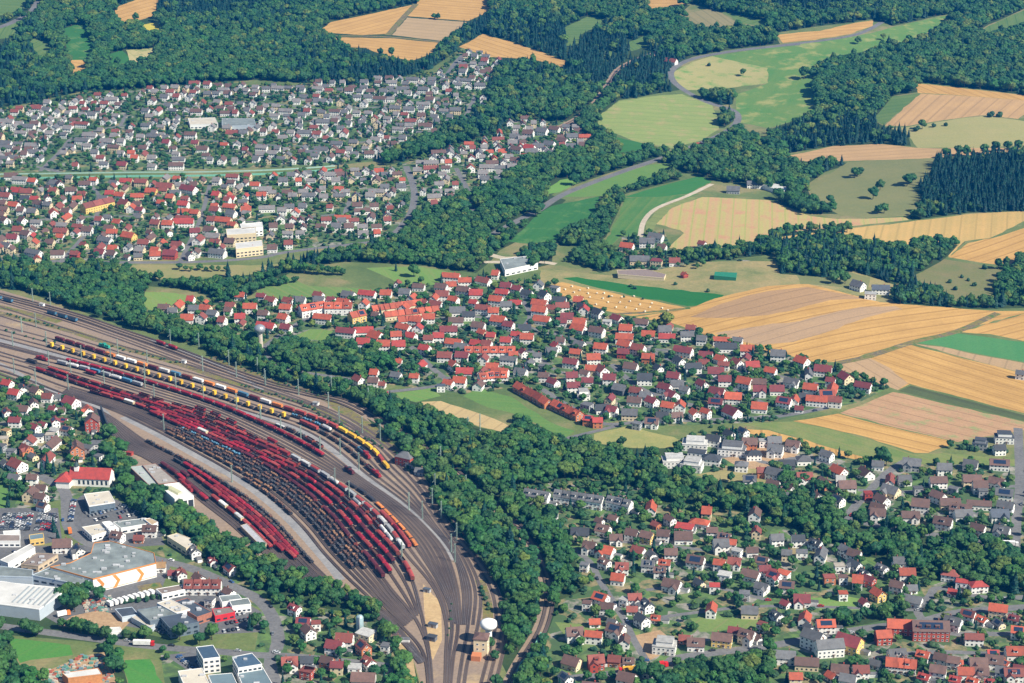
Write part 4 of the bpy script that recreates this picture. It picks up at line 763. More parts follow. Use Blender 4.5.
for px_, py_2, r_2 in ((196,121,16),(210,121,16),(230,122,16),(246,122,16),(234,231,14),(248,231,14),(252,225,14),(242,246,14),(256,245,14),(86,208,14),(98,206,14),(110,204,14),(695,444,14),(674,461,13),(692,465,13),(732,449,14),(1004,437,12),(92,425,10),(77,452,10),(922,632,12),(938,632,12),(900,627,12),(813,642,12),(829,649,12),(849,645,12),(664,646,11),(86,478,16),(100,478,16),(205,653,14),(245,662,16),(195,680,20),(238,600,14)):
    v_ = P(px_, py_2, 4); HOUSE_XY.append((v_.x, v_.y, r_2))
settle([(-30,122),(25,108),(60,100),(150,90),(230,84),(256,88),(256,130),(120,150),(-30,172)], 'GGPPPBBBTTPG', 17, 25, -.15, 0.82)
settle([(120,150),(256,130),(256,172),(-30,172),(-30,160)], 'GPPBTOMBG', 18, 28, -.1, 0.66)
settle([(256,88),(410,80),(440,74),(462,54),(498,56),(503,66),(488,85),(483,110),(430,138),(385,158),(256,170)], 'GGPPGPBBTGPG', 17, 24, -.12, 0.86)
settle([(-30,182),(256,180),(256,256),(95,260),(-30,258)], 'OOTTRBBPGT', 17, 25, -.2, 0.80, 'wwwcc')
settle([(256,180),(330,172),(395,168),(440,154),(500,132),(512,120),(570,122),(586,140),(583,152),(530,163),(510,178),(490,204),(470,210),(418,211),(410,235),(350,242),(256,254)], 'GPPBBTGOP', 16, 24, .05, 0.84, 'wwwwc')
settle(SET['central'], 'OOORTTMMBG', 19, 30, -.25, .8); settle(SET['gard'], 'OTBG', 18, 26, -.2, .5); settle([(10,385),(95,412),(104,470),(60,500),(-20,515)], 'TBGM', 24, 34, -.2, .35)
settle(SET['newq'], 'GGBBTW', 22, 32, -.1, .6); settle(SET['lowv'], 'BBTGOO', 22, 32, -.2, .55); settle(SET['botl'], 'BTGM', 26, 36, -.2, .3)
print('far houses', len(REST))
def build_rest():
    keys = list(ROOFC); mats = [roofm(k) for k in keys] + [wallm(k) for k in WALLC] + [GLASS]; wk = list(WALLC)
    mb = MB()
    for (x, y, z, ya, L, W, hw, f, r, w_) in REST:
        T = Matrix.Translation((x, y, z - .3)) @ Matrix.Rotation(ya, 4, 'Z')
        add_house(mb, L, W, hw, f, keys.index(r), len(keys) + wk.index(w_), len(mats) - 1, T)
        if f in 'ag':
            s0 = len(mb.v); mb.box(L*.2 - .4, L*.2 + .4, .5, 1.3, hw + W/2*PITCHT - 1.2, hw + W/2*PITCHT + .9, len(keys) + wk.index('r'))
            for i in range(s0, len(mb.v)): mb.v[i] = tuple(T @ Vector(mb.v[i]))
    o = mesh_obj('distant_houses', mb.mesh('distant_houses', mats)); tag(o, 'mass of small white houses with grey, brown and orange roofs filling the far towns', 'houses', kind='stuff')
build_rest()
# ------------------------------------------------------------ larger single buildings, outlines traced at roof height
def footprint(pts, h):
    cx = float(np.mean([p[0] for p in pts])); cy = float(np.mean([p[1] for p in pts]))
    x, y, z = PN([p[0] for p in pts], [p[1] for p in pts], h); c = np.array([x.mean(), y.mean()])
    pp = np.stack([x, y], 1) - c
    if np.sum(pp[:, 0] * np.roll(pp[:, 1], -1) - np.roll(pp[:, 0], -1) * pp[:, 1]) < 0: pp = pp[::-1]
    HOUSE_XY.append((float(c[0]), float(c[1]), float(np.abs(pp).max()) * .9))
    return c, pp, cx, cy
def shrink(pp, d):
    out = []
    n = len(pp)
    for i in range(n):
        a, b, c = pp[i-1], pp[i], pp[(i+1) % n]; e1 = (b-a)/np.linalg.norm(b-a); e2 = (c-b)/np.linalg.norm(c-b)
        n1 = np.array([-e1[1], e1[0]]); n2 = np.array([-e2[1], e2[0]]); m_ = n1 + n2; m_ /= max(.5, np.dot(m_, m_)) / 2 * 1.0
        out.append(b + m_ * d / max(.3, 1.0))
    return np.array(out)
def hall(pts, h, rm, wm, name, label, cat, extra=None, stripes=None, skylights=0, nwin=0, parapet=.5, winh=1.3, winz=None):
    c, pp, cx, cy = footprint(pts, h); z = H(*c) - .4
    root = empty(name, (c[0], c[1], z)); tag(root, label, cat)
    mb = MB(); mb.prism(pp.tolist(), 0, h); mesh_obj('wall', mb.mesh('wall', [wm]), root)
    mb = MB(); mb.prism(pp.tolist(), h + .01, h + .25)
    roof = mesh_obj('roof', mb.mesh('roof', [rm]), root)
    n = len(pp)
    if parapet:
        mb = MB()
        for i in range(n):
            a, b = pp[i], pp[(i+1) % n]; e = (b-a)/np.linalg.norm(b-a); nn = np.array([e[1], -e[0]])
            q0, q1, q2, q3 = a + nn*.12, b + nn*.12, b - nn*.25, a - nn*.25
            mb.hull8([(*q0, h - .3), (*q1, h - .3), (*q2, h - .3), (*q3, h - .3)], [(*q0, h + parapet), (*q1, h + parapet), (*q2, h + parapet), (*q3, h + parapet)])
        mesh_obj('parapet', mb.mesh('parapet', [stripes or wm]), root)
    for i in range(n):
        a, b = pp[i], pp[(i+1) % n]; l = np.linalg.norm(b-a); e = (b-a)/l; ang = math.atan2(e[1], e[0])
        if nwin and l > 8 and (e[0] > .2 or e[1] > .3):
            k = int(l / nwin)
            for fl in range(max(1, int(h / 3.6))):
                for j in range(k):
                    p = a + e * (j + .5) * l / k
                    def wmf():
                        m_ = MB(); m_.box(-nwin*.33, nwin*.33, -.08, .05, 0, winh, 0); return m_.mesh('window', [GLASS])
                    o = mesh_obj('window', cached(('hw', nwin, winh), wmf), root); o.location = (p[0], p[1], (winz or 1.4) + fl * 3.3); o.rotation_euler = (0, 0, ang)
    for j in range(skylights):
        t = (j + .5) / skylights
        p = (pp[0] * (1 - t) + pp[1] * t) * .5 + (pp[3 % n] * (1 - t) + pp[2] * t) * .5; q2 = (pp[1] - pp[0]); ang = math.atan2(q2[1], q2[0]); w2 = np.linalg.norm(pp[2] - pp[1]) * .35
        m_ = MB(); m_.box(-.9, .9, -w2, w2, h + .26, h + .75, 0, .3, .3); o = mesh_obj('skylight', m_.mesh('skylight', [MATS['skyl']]), roof); o.location = (p[0], p[1], 0); o.rotation_euler = (0, 0, ang)
    # plant boxes on the roof
    if extra:
        rr = random.Random(int(cx)); m0 = plain('roof_plant_metal', (.45, .46, .47), .5, .15)
        for j in range(extra):
            for _ in range(20):
                p = np.array([rr.uniform(pp[:, 0].min(), pp[:, 0].max()), rr.uniform(pp[:, 1].min(), pp[:, 1].max())])
                if pip(np.array([p[0]]), np.array([p[1]]), pp * .85)[0]: break
            m_ = MB(); w_ = rr.uniform(.8, 1.8); m_.box(-w_, w_, -w_*.6, w_*.6, h + .25, h + .25 + rr.uniform(.5, 1.3)); o = mesh_obj('roof_vent', m_.mesh('roof_vent', [m0]), roof); o.location = (p[0], p[1], 0)
    return root, pp, z
plain('skyl', (.30, .33, .34), .3, .1)
WHITEW = plain('white_cladding', (.78, .78, .76), .6, .05, .2); GREYR = plain('grey_roof_felt', (.17, .20, .20), .9, .35, .10); PALER = plain('pale_roof_felt', (.50, .50, .48), .85, .15, .08)
CREAMR = plain('cream_roof', (.50, .46, .38), .85, .12, .1); ORTRIM = plain('orange_trim', (.62, .25, .06), .5, .05); DARKR = plain('dark_roof_sheet', (.06, .075, .095), .5, .2, .1)
BLUEW = plain('bluish_shade_cladding', (.45, .52, .58), .6, .06, .2); BROWNR = plain('brown_roof_sheet', (.20, .16, .14), .8, .2, .15); TEALR = plain('teal_grey_roof', (.13, .19, .22), .7, .15, .1); REDW = plain('red_cladding', (.55, .03, .04), .5, .1, .2)  # blue cladding tint has the annexe wall's bluish shade put into the colour
root, pp, z = hall([(50,567),(70,563),(91,553),(94,543),(110,541),(132,547),(154,553),(156,563),(93,579)], 11, GREYR, WHITEW, 'factory_hall', 'huge white factory hall with grey roof and orange chevrons on its long wall', 'factory', 22, ORTRIM, parapet=.7)
# orange chevrons and lower band on the sunlit wall
A = P(93, 579, 11); B = P(156, 563, 11); base = Vector((root.location.x, root.location.y)); a = Vector((A.x, A.y)) - base; b = Vector((B.x, B.y)) - base; e = (b - a).normalized(); nn = Vector((e.y, -e.x)); Lw = (b - a).length
for t in (.05, .30, .68):
    mb = MB(); p0 = a + e * (Lw * t)
    def q3(u, zz, o=.06): v = p0 + e * u + nn * o; return (v.x, v.y, zz)
    for (u0, u1, z0, z1) in ((0, 3.2, .6, 5.5), (3.2, 0, 5.5, 10.4)):
        mb.face([q3(u0, z0), q3(u0 + 2.6, z0), q3(u1 + 2.6, z1), q3(u1, z1)])
    mesh_obj('chevron', mb.mesh('chevron', [ORTRIM]), root)
mb = MB(); v0, v1 = a + nn * .05, b + nn * .05; mb.face([(v0.x, v0.y, 1.2), (v1.x, v1.y, 1.2), (v1.x, v1.y, 1.6), (v0.x, v0.y, 1.6)]); mesh_obj('trim_band', mb.mesh('trim_band', [ORTRIM]), root)
hall([(32,575),(50,567.6),(92,579.5),(79,584)], 9, GREYR, BLUEW, 'factory_annexe', 'lower grey-roofed factory annexe with bluish shaded wall left of the big hall', 'factory', 5, nwin=6)  # left-facing wall: its shade is painted in as a blue tint
hall([(-30,586),(2,581),(14,583),(66,588),(70,587),(39,609),(-30,600)], 9, PALER, BLUEW, 'warehouse', 'wide warehouse with cream-white roof at the left edge below the factory', 'warehouse', 3, WHITEW, skylights=7, parapet=.4)
hall([(-30,565),(0,566),(33,570),(32,577),(-30,575)], 8, GREYR, BLUEW, 'long_hall', 'long low hall with pale wall at left edge between the two warehouses', 'warehouse')
hall([(0,560),(30,544),(35,547.5),(8,563)], 7, PALER, WHITEW, 'storage_hall', 'narrow white storage hall with row of windows at left edge', 'warehouse', 0, nwin=5)
hall([(21,564),(37,553),(58,554),(38,566)], 5, BROWNR, plain('tan_wall', (.45, .36, .25)), 'workshop', 'low brown workshop between white storage hall and the factory', 'workshop', 4, nwin=5)
hall([(-30,534),(20,535),(20,541),(-30,541)], 5, BROWNR, WHITEW, 'low_shed', 'long low brown-roofed shed below the car park', 'shed', 0, nwin=4)
hall([(167,536),(177,533),(200,542),(186,548)], 6, CREAMR, plain('cream_wall', (.62, .54, .38)), 'flat_hall', 'cream flat hall with large grey forecourt behind the factory', 'hall', 2, nwin=6)
hall([(82,527),(100,524),(108,531),(92,536)], 5, CREAMR, WHITEW, 'showroom', 'beige flat showroom next to the parked cars', 'showroom', 3, nwin=4)
hall([(102,522),(110,521),(119,528),(110,531)], 7, WHITEW, WHITEW, 'office_block', 'small white two-storey office right of the beige showroom', 'office', 2, nwin=3)
hall([(113,522),(146,518),(151,523),(121,528)], 5, GREYR, WHITEW, 'sales_hall', 'long grey-roofed sales hall right of the small white office', 'hall', 3, nwin=5)
hall([(144,519),(150,518),(158,522),(152,525)], 6, plain('tan_roof', (.42, .32, .20)), WHITEW, 'corner_building', 'tan-roofed corner building at right end of sales hall', 'building', 0, nwin=3)
hall([(84,494),(109,491),(115,502),(89,506)], 7, CREAMR, plain('grey_glazed_wall', (.12, .16, .20), .3), 'car_showroom', 'cream-roofed dark-glazed car showroom below the red-roofed hall', 'showroom', 4, WHITEW, nwin=4)
hall([(137,610),(160,606),(180,615),(150,621)], 7, GREYR, plain('slate_wall', (.12, .16, .20)), 'depot_hall', 'dark grey depot hall below the factory street', 'hall', 4, nwin=5)
hall([(160,617),(182,613),(199,622),(170,628)], 8, DARKR, plain('slate_wall', (.12, .16, .20)), 'solar_hall', 'dark hall covered in solar panels right of the depot hall', 'hall', 3, plain('slate_wall', (.1, .1, .1)), nwin=4)
hall([(157,603),(170,599),(190,609),(176,613)], 7, CREAMR, WHITEW, 'panel_hall', 'pale-roofed hall with rows of roof panels behind the depot', 'hall', 6, nwin=5)
hall([(173,602),(187,598),(212,612),(197,617)], 6, DARKR, plain('brick_red_wall', (.35, .14, .09)), 'brick_hall', 'long dark-roofed brick hall with solar panels beside the red shop', 'hall', 5, nwin=5)
hall([(212,609),(230,607),(235,612),(215,616)], 5, BROWNR, REDW, 'red_shop', 'bright red flat shop facing the small customer car park', 'shop', 1, nwin=4)
hall([(131,617),(136,615),(155,624),(151,628)], 4, CREAMR, BLUEW, 'long_garage', 'long narrow garage with pale roof below the dark halls', 'garage', 0)
hall([(115,609),(132,607),(138,614),(122,617)], 4, DARKR, BLUEW, 'open_shed', 'dark flat shed left of the depot hall', 'shed', 0)
hall([(156,589),(185,584),(190,588),(162,594)], 5, BROWNR, WHITEW, 'brown_workshop', 'brown flat workshop with white walls above the panel hall', 'workshop', 2, nwin=4)
hall([(103,628),(120,627),(122,631),(107,633)], 4, PALER, WHITEW, 'site_shed', 'small pale shed on the bare gravel lot', 'shed', 0)
hall([(62,673),(98,668),(102,674),(68,678)], 6, PALER, plain('orange_wall', (.45, .20, .08)), 'scrap_hall', 'grey-roofed orange-walled hall in the scrap yard', 'hall', 1)
hall([(229,600),(248,598),(251,604),(232,606)], 6, GREYR, WHITEW, 'flat_office', 'white flat office under grey roof above the red shop', 'office', 0, nwin=3); hall([(219,596),(238,594),(242,599),(222,602)], 6, GREYR, WHITEW, 'flat_house_block', 'white flat house block behind the flat office', 'office', 0, nwin=3)
hall([(196,647),(213,645),(220,657),(203,659)], 11, plain('blue_solar_roof', (.06, .10, .15), .3, .2), WHITEW, 'apartment_block', 'tall white block under blue solar roof at the bottom left', 'apartment block', 0, nwin=3)
hall([(232,657),(252,653),(262,664),(238,668)], 11, plain('blue_solar_roof', (.06, .1, .15)), WHITEW, 'apartment_block', 'tall white block with dark roof right of the solar block', 'apartment block', 2, nwin=3)
hall([(178,671),(202,668),(212,690),(188,694)], 7, CREAMR, WHITEW, 'flat_hall', 'tan flat hall touching the bottom edge of the picture', 'hall', 3); hall([(236,669),(262,666),(276,690),(246,694)], 7, TEALR, WHITEW, 'depot_hall', 'teal-roofed hall at bottom edge right of tan hall', 'hall', 3); hall([(208,675),(232,673),(240,690),(216,694)], 6, TEALR, WHITEW, 'depot_hall', 'teal-roofed hall between tan hall and larger teal hall', 'hall', 0)
hall([(3,531),(20,530),(20,534),(4,535)], 4, PALER, WHITEW, 'bus_shelter', 'short pale shelter at the car park edge', 'shelter', 0)
hall([(29,535),(43,533),(44,538),(30,540)], 5, TEALR, wallm('y'), 'yellow_hall', 'small yellow hall with grey roof below the car park', 'hall', 0, nwin=3)
# rail shed beside the yard
hall([(129.3,466.4),(142.5,465),(157,480),(158,485),(152,488)], 7, plain('grey_green_roof', (.32, .36, .34), .8, .12), plain('dull_brick', (.30, .15, .10)), 'engine_shed', 'long grey engine shed beside the yard, left aisle', 'shed', 1)
hall([(142.5,465),(155.7,463.5),(177,481.8),(158.6,484)], 8, plain('brown_grey_roof', (.30, .27, .24), .85, .2, .3), plain('dull_brick', (.3, .15, .1)), 'engine_shed', 'brown ribbed-roof engine shed behind the white wagon shed', 'shed', 6)
root, pp, z = hall([(158.8,485),(179,482.5),(193.7,495.7),(174.7,498.8)], 9, plain('white_roof_sheet', (.70, .70, .66), .6, .06), WHITEW, 'wagon_shed', 'white open-fronted wagon shed with arched skylight at the yard', 'shed', 0)
A, B = P(174.7, 498.8, 9), P(193.7, 495.7, 9); a = Vector((A.x, A.y)) - Vector(root.location[:2]); b = Vector((B.x, B.y)) - Vector(root.location[:2]); e = (b - a).normalized(); nn = Vector((e.y, -e.x))
for k in range(3):
    mb = MB(); c0 = a + e * ((k + .5) * (b - a).length / 3) + nn * .06; w_ = (b - a).length / 3 * .40
    mb.face([(c0.x - e.x*w_, c0.y - e.y*w_, .2), (c0.x + e.x*w_, c0.y + e.y*w_, .2), (c0.x + e.x*w_, c0.y + e.y*w_, 6.5), (c0.x - e.x*w_, c0.y - e.y*w_, 6.5)]); mesh_obj('bay_shade', mb.mesh('bay_shade', [plain('dark_opening', (.02, .03, .04))]), root)  # flat dark faces on the wall stand in for shade inside the open bays
m_ = MB(); A = P(168, 487, 9); B = P(181, 494, 9); d = Vector((B.x-A.x, B.y-A.y)); m_.box(-d.length/2, d.length/2, -3, 3, 9.25, 10.3, 0, 1, 1.2); o = mesh_obj('skylight', m_.mesh('skylight', [plain('yellowed_glazing', (.50, .50, .30), .4)]), root); o.location = ((A.x+B.x)/2 - root.location.x, (A.y+B.y)/2 - root.location.y, 0); o.rotation_euler = (0, 0, math.atan2(d.y, d.x))
hall([(240.5,525.5),(247,523.5),(267,543.5),(261,546)], 4, plain('grey_roof_sheet', (.35, .36, .38)), plain('tan_wall', (.45, .36, .25)), 'platform_shed', 'long narrow grey shed beside the lower wagons', 'shed', 0)
# large barns and flat blocks
hall([(500,259),(528,256),(538,263),(505,270)], 7, GREYR, WHITEW, 'barn', 'long grey barn beside the gravel path left of the farm', 'barn', 3, nwin=6)
hall([(617,271),(646,269),(666,273),(664,277),(618,275)], 4, plain('barn_roof_rose', (.22, .17, .15)), wallm('c'), 'barn', 'low long barn with dull pink roof at the farm', 'barn', 0)
hall([(715,272),(737,272),(736,277),(714,276)], 4, plain('green_tarp', (.02, .17, .09), .5), plain('green_tarp', (.02, .17, .09)), 'polytunnel', 'green polytunnel in the pasture right of the farm', 'polytunnel', 0, parapet=0)
hall([(762,184),(770,183),(790,187),(783,191)], 6, PALER, WHITEW, 'barn', 'pale barn at the corner of the striped field', 'barn', 0)
hall([(226,229),(256,227),(256,233),(227,235)], 10, PALER, wallm('c'), 'apartment_block', 'cream four-storey flat block, upper left of three in lower town', 'apartment block', 0, nwin=4); hall([(240,224),(262,222),(263,227),(242,229)], 10, PALER, wallm('w'), 'apartment_block', 'white flat block behind the cream four-storey block', 'apartment block', 0, nwin=4); hall([(235,243),(262,240),(263,246),(236,249)], 10, PALER, wallm('c'), 'apartment_block', 'cream flat block lowest of three in lower town', 'apartment block', 0, nwin=4)
hall([(188,118),(215,117),(218,124),(190,125)], 6, CREAMR, WHITEW, 'school_hall', 'cream-roofed flat hall with skylights in the upper town', 'hall', 3, nwin=5)
hall([(222,118),(254,118),(256,126),(222,126)], 7, GREYR, BLUEW, 'school_building', 'wide grey-roofed school right of the cream flat hall', 'school', 4, nwin=5)
row((334//4, 210), (112, 203), 3, 'T', 'y', 7.5, 11, look='long yellow block unit, rust roof', group='long yellow block', where='in lower town', detail=1)
# new quarter: stepped white flats with terraces
for (px, py, L, W, ya, lb) in ((695,444,20,13,-.15,'stepped white block of flats, top of the new quarter'), (674,461,19,12,.05,'stepped white flats with long balconies at new quarter left'), (692,465,17,12,-.3,'white terraced flats with dark bands at quarter front'), (732,449,22,14,-.2,'wide white flat-roofed block in new quarter middle'), (664.5,646,15,11,-.2,'modern white flat-roofed house beside the earth plot')):
    o = house(px, py, 20, 'W' if px < 700 else 'G', 'w', 'm', 2, 'block_of_flats', 'block of flats', 'new stepped white blocks', lab=False, hw=6.2, LW=(L, W), yaw=ya); o['label'] = lb
o = house(1004,437.5,18,'D','w','m',2,'modern_villa','villa','modern villas',lab=False,hw=5.8,LW=(15,10),yaw=-.1); o['label'] = 'modern white villa with dark upper storey by right edge road'
o = house(92.5,425,16,'B','r','g',2,'brick_house','house','brick villas',lab=False,hw=9,LW=(12,11),yaw=-1.45); o['label'] = 'tall red brick house beside the dark wall at yard edge'
o = house(77,452,18,'B','o','g',2,'brick_villa','villa','brick villas',lab=False,hw=8,LW=(14,11),yaw=-1.3,dorm=True); o['label'] = 'orange brick villa with brown gabled roof above red-roofed hall'
o = house(930,632,33,'B','r','a',2,'school_building','school','brick schools',lab=False,hw=8,LW=(24,12),yaw=-.05,dorm=True); o['label'] = 'long brown-roofed red brick building with dormers, bottom right'
o = house(900,627,25,'O','r','a',2,'school_wing','school','brick schools',lab=False,hw=6,LW=(17,10),yaw=-.1); o['label'] = 'orange-roofed red brick wing left of the long brick building'
o = house(813,642,18,'G','w','g',2,'guesthouse','guesthouse','guesthouse buildings',lab=False,hw=9,LW=(14,10),yaw=-.7); o['label'] = 'tall white guesthouse with grey roof on main road'
o = house(829,649,25,'G','w','a',2,'guesthouse_wing','guesthouse','guesthouse buildings',lab=False,hw=7.5,LW=(18,10),yaw=.15); o['label'] = 'white grey-roofed wing joined right of tall guesthouse'
o = house(849,645,22,'M','y','g',2,'yellow_hall','house','guesthouse buildings',lab=False,hw=7,LW=(16,12),yaw=-.6); o['label'] = 'yellow building with maroon and grey roof beside guesthouse'
o = house(966,390,18,'D','w','m',2,'modern_villa','villa','modern villas',lab=False,hw=5.8,LW=(14,9),yaw=-.2) if False else None
o = house(406,459,17,'G','r','h',2,'control_building','railway building','railway buildings',lab=False,hw=7.5,LW=(14,11),yaw=-.5); o['label'] = 'grey hip-roofed brick railway building beside the yellow train'
# red roofed hall with a little turret
c = P(92, 478, 4); root = empty('parish_hall', (c.x, c.y, c.z - .3), -.10); tag(root, 'large white hall with long red roof and small dark turret', 'hall')
mb = MB(); wallpart(mb, 32, 15, 7, 'a'); mesh_obj('wall', mb.mesh('wall', [wallm('w')]), root); mb = MB(); roofpart(mb, 32, 15, 7, 'a'); rf = mesh_obj('roof', mb.mesh('roof', [roofm('R')]), root)
mb = MB(); mb.box(-17, -6, -15, -2, 0, 6); 
mesh_obj('side_wing', mb.mesh('side_wing', [wallm('w')]), root).location = (-8, 2, 0)
mb = MB(); n0 = [(-18,-16),(-5,-16),(-5,-1),(-18,-1)]; mb.v = [(x, y, 6) for x, y in n0] + [(-11.5,-11,10.5),(-11.5,-5,10.5)]; mb.f = [(0,1,4),(1,2,5,4),(2,3,5),(3,0,4,5)]; mb.m = [0]*4
mesh_obj('wing_roof', mb.mesh('wing_roof', [roofm('R')]), root).location = (-8, 2, 0)
mb = MB(); mb.box(-1.6,1.6,-1.6,1.6,0,4,0); mb.lathe([(2.1,4),(2.2,4.6),(1.4,6.2),(.3,7.6),(.05,10)],1,8); t = mesh_obj('turret', mb.mesh('turret', [wallm('w'), plain('copper_dark', (.03,.06,.06))]), rf); t.location = (-11, -2, 11)
for i in range(7):
    o = mesh_obj('window', cached('tallwin', lambda: (lambda m_: (m_.box(-.8,.8,-.08,.02,0,3.4), m_.mesh('window',[GLASS]))[1])(MB())), root); o.location = (-8 + i * 3.6, -7.5, 2)
# towers
def tower_round(px, py):
    c = P(px, py); root = empty('water_tower', c); tag(root, 'round water tower with silver ball-shaped tank among trees', 'water tower')
    mb = MB(); mb.lathe([(2.6,-.5),(2.3,10),(2.3,15)],0,16); mesh_obj('shaft', mb.mesh('shaft',[plain('tower_concrete',(.45,.40,.33))], True), root)
    mb = MB(); mb.lathe([(2.4,14),(4.2,15),(5.2,16.8),(5.3,18.6),(4.4,20.4),(2.6,21.6),(.2,22.2)],0,20); mesh_obj('tank', mb.mesh('tank',[plain('silver_metal',(.42,.45,.48),.35,.1,.3,.5)], True), root)
tower_round(260.5, 347)
c = P(481.5, 653); root = empty('yard_tower', c, -.15); tag(root, 'tall cream tower house with brown roof standing between the throat tracks', 'tower')
mb = MB(); mb.box(-4.5,4.5,-4.5,4.5,-.5,12); mesh_obj('wall', mb.mesh('wall',[wallm('c')]), root); mb = MB(); mb.box(-5,5,-5,5,12,12.5,0); mb.box(-5,5,-5,5,12.5,14,0,3.5,3.5); mesh_obj('roof', mb.mesh('roof',[roofm('B')]), root)
for (x, y, z_, a_) in [(-2,-4.5,8,0),(2,-4.5,8,0),(-2,-4.5,4.5,0),(2,-4.5,4.5,0),(4.5,-2,8,1.5708),(4.5,2,8,1.5708),(4.5,0,4.5,1.5708)]:
    o = mesh_obj('window', cached('win', window_mesh), root); o.location = (x,y,z_); o.rotation_euler = (0,0,a_)
mb = MB(); mb.box(-3,3,-3,3,-.5,3.5); o = mesh_obj('annexe', mb.mesh('annexe',[wallm('o')]), root); o.location = (-2,-8.5,0)
c = P(484, 646); root = empty('mushroom_tower', (c.x + 3, c.y + 4, c.z)); tag(root, 'round white water tank on a stem behind the cream tower house', 'water tower')
mb = MB(); mb.lathe([(2.4,-.5),(2.1,11)],0,14); mesh_obj('shaft', mb.mesh('shaft',[WHITEW], True), root); mb = MB(); mb.lathe([(2.2,10),(5,12),(5.7,13.4),(5.5,15.6),(4,16.6),(.1,17.2)],0,20); mesh_obj('tank', mb.mesh('tank',[WHITEW], True), root)
# silver silo by the cream works
c = P(360, 632); root = empty('silo', c); tag(root, 'silver and turquoise silo beside the cream works below yard', 'silo'); mb = MB(); mb.lathe([(2.6,0),(2.6,11),(1.8,12.3),(.2,12.8)],0,14); mesh_obj('tank', mb.mesh('tank',[plain('pale_teal_metal',(.35,.48,.50),.4,.1,.3,.3)], True), root); mb = MB(); mb.box(-.3,.3,-3.1,-2.6,0,13); mesh_obj('ladder', mb.mesh('ladder',[plain('silver_metal',(.4,.4,.4))]), root)
# dark retaining wall at the yard's left corner, noise barriers
def wallrun(pts, h, t, m, name, label, cat, posts=None, k=5):
    c = wline(pts, k); mb = MB(); a, b = offset(c, t/2), offset(c, -t/2); zc = hgt(c[:, 0], c[:, 1])
    for i in range(len(c) - 1):
        mb.hull8([(*a[i+1], zc[i+1] - .3), (*a[i], zc[i] - .3), (*b[i], zc[i] - .3), (*b[i+1], zc[i+1] - .3)], [(*a[i+1], zc[i+1] + h), (*a[i], zc[i] + h), (*b[i], zc[i] + h), (*b[i+1], zc[i+1] + h)])
    o = mesh_obj(name, mb.mesh(name, [m])); tag(o, label, cat); return o
wallrun([(101,410),(106,424),(112,438),(116,448)], 4.5, 1.0, plain('dark_concrete', (.04,.05,.06)), 'retaining_wall', 'dark high retaining wall at the left corner of the yard', 'wall')
wallrun([(-20,179.5),(60,178.5),(130,177),(200,176.5),(260,175),(300,173),(335,170)], 2.2, .5, plain('green_barrier', (.16,.42,.32),.6,.15), 'noise_barrier', 'long green noise barrier crossing the town, front one', 'noise barrier')
wallrun([(-20,175),(60,174),(130,173),(200,172.5),(260,171),(300,169),(335,166.5)], 1.6, .5, plain('green_barrier_pale', (.35,.52,.45),.6,.15), 'noise_barrier', 'long pale green noise barrier crossing the town, rear one', 'noise barrier')
wallrun([(541,636),(533,652),(528,660),(520,668),(512,690)], 3, .5, plain('green_barrier', (.16,.42,.32)), 'noise_barrier', 'green and white barrier along the railway at bottom centre', 'noise barrier')

# ------------------------------------------------------------ wagons
WM = {'red': (.23,.014,.018), 'crimson': (.31,.013,.025), 'maroon': (.10,.015,.02), 'rust': (.17,.04,.028), 'orange': (.58,.20,.05), 'yellow': (.70,.42,.03), 'grey': (.30,.31,.32), 'white': (.62,.62,.60), 'blue': (.06,.17,.27), 'dark': (.035,.035,.04), 'beige': (.55,.45,.28), 'pink': (.31,.05,.04), 'green': (.02,.28,.20), 'brown': (.085,.038,.022), 'tan': (.20,.10,.045)}
def wm(k): return plain('wagon_' + k, WM[k], .55, .25, .8, 0, .18)
def wm_under():
    mb = MB(); mb.box(-5.9,5.9,-1.25,1.25,.85,1.15,0)
    for x in (-3.9,3.9):
        mb.box(x-1.3,x+1.3,-1.1,1.1,.35,.85,0)
    for x in (-6.2,6.2):
        for y in (-.85,.85): mb.cyl((x-.3 if x>0 else x,y,1.0),.22,'x',.3,0,8)
    return mb.mesh('underframe',[wm('dark')])
def bogie():
    mb = MB()
    for x in (-.9,.9):
        for y in (-.82,.68): mb.cyl((x,y,.46),.46,'y',.14,0,10)
        mb.cyl((x,-.8,.46),.09,'y',1.6,0,6)
    mb.box(-1.4,1.4,-.98,-.84,.3,.62,0); mb.box(-1.4,1.4,.84,.98,.3,.62,0); return mb.mesh('bogie',[plain('wheel_steel',(.07,.06,.055),.6,.2)])
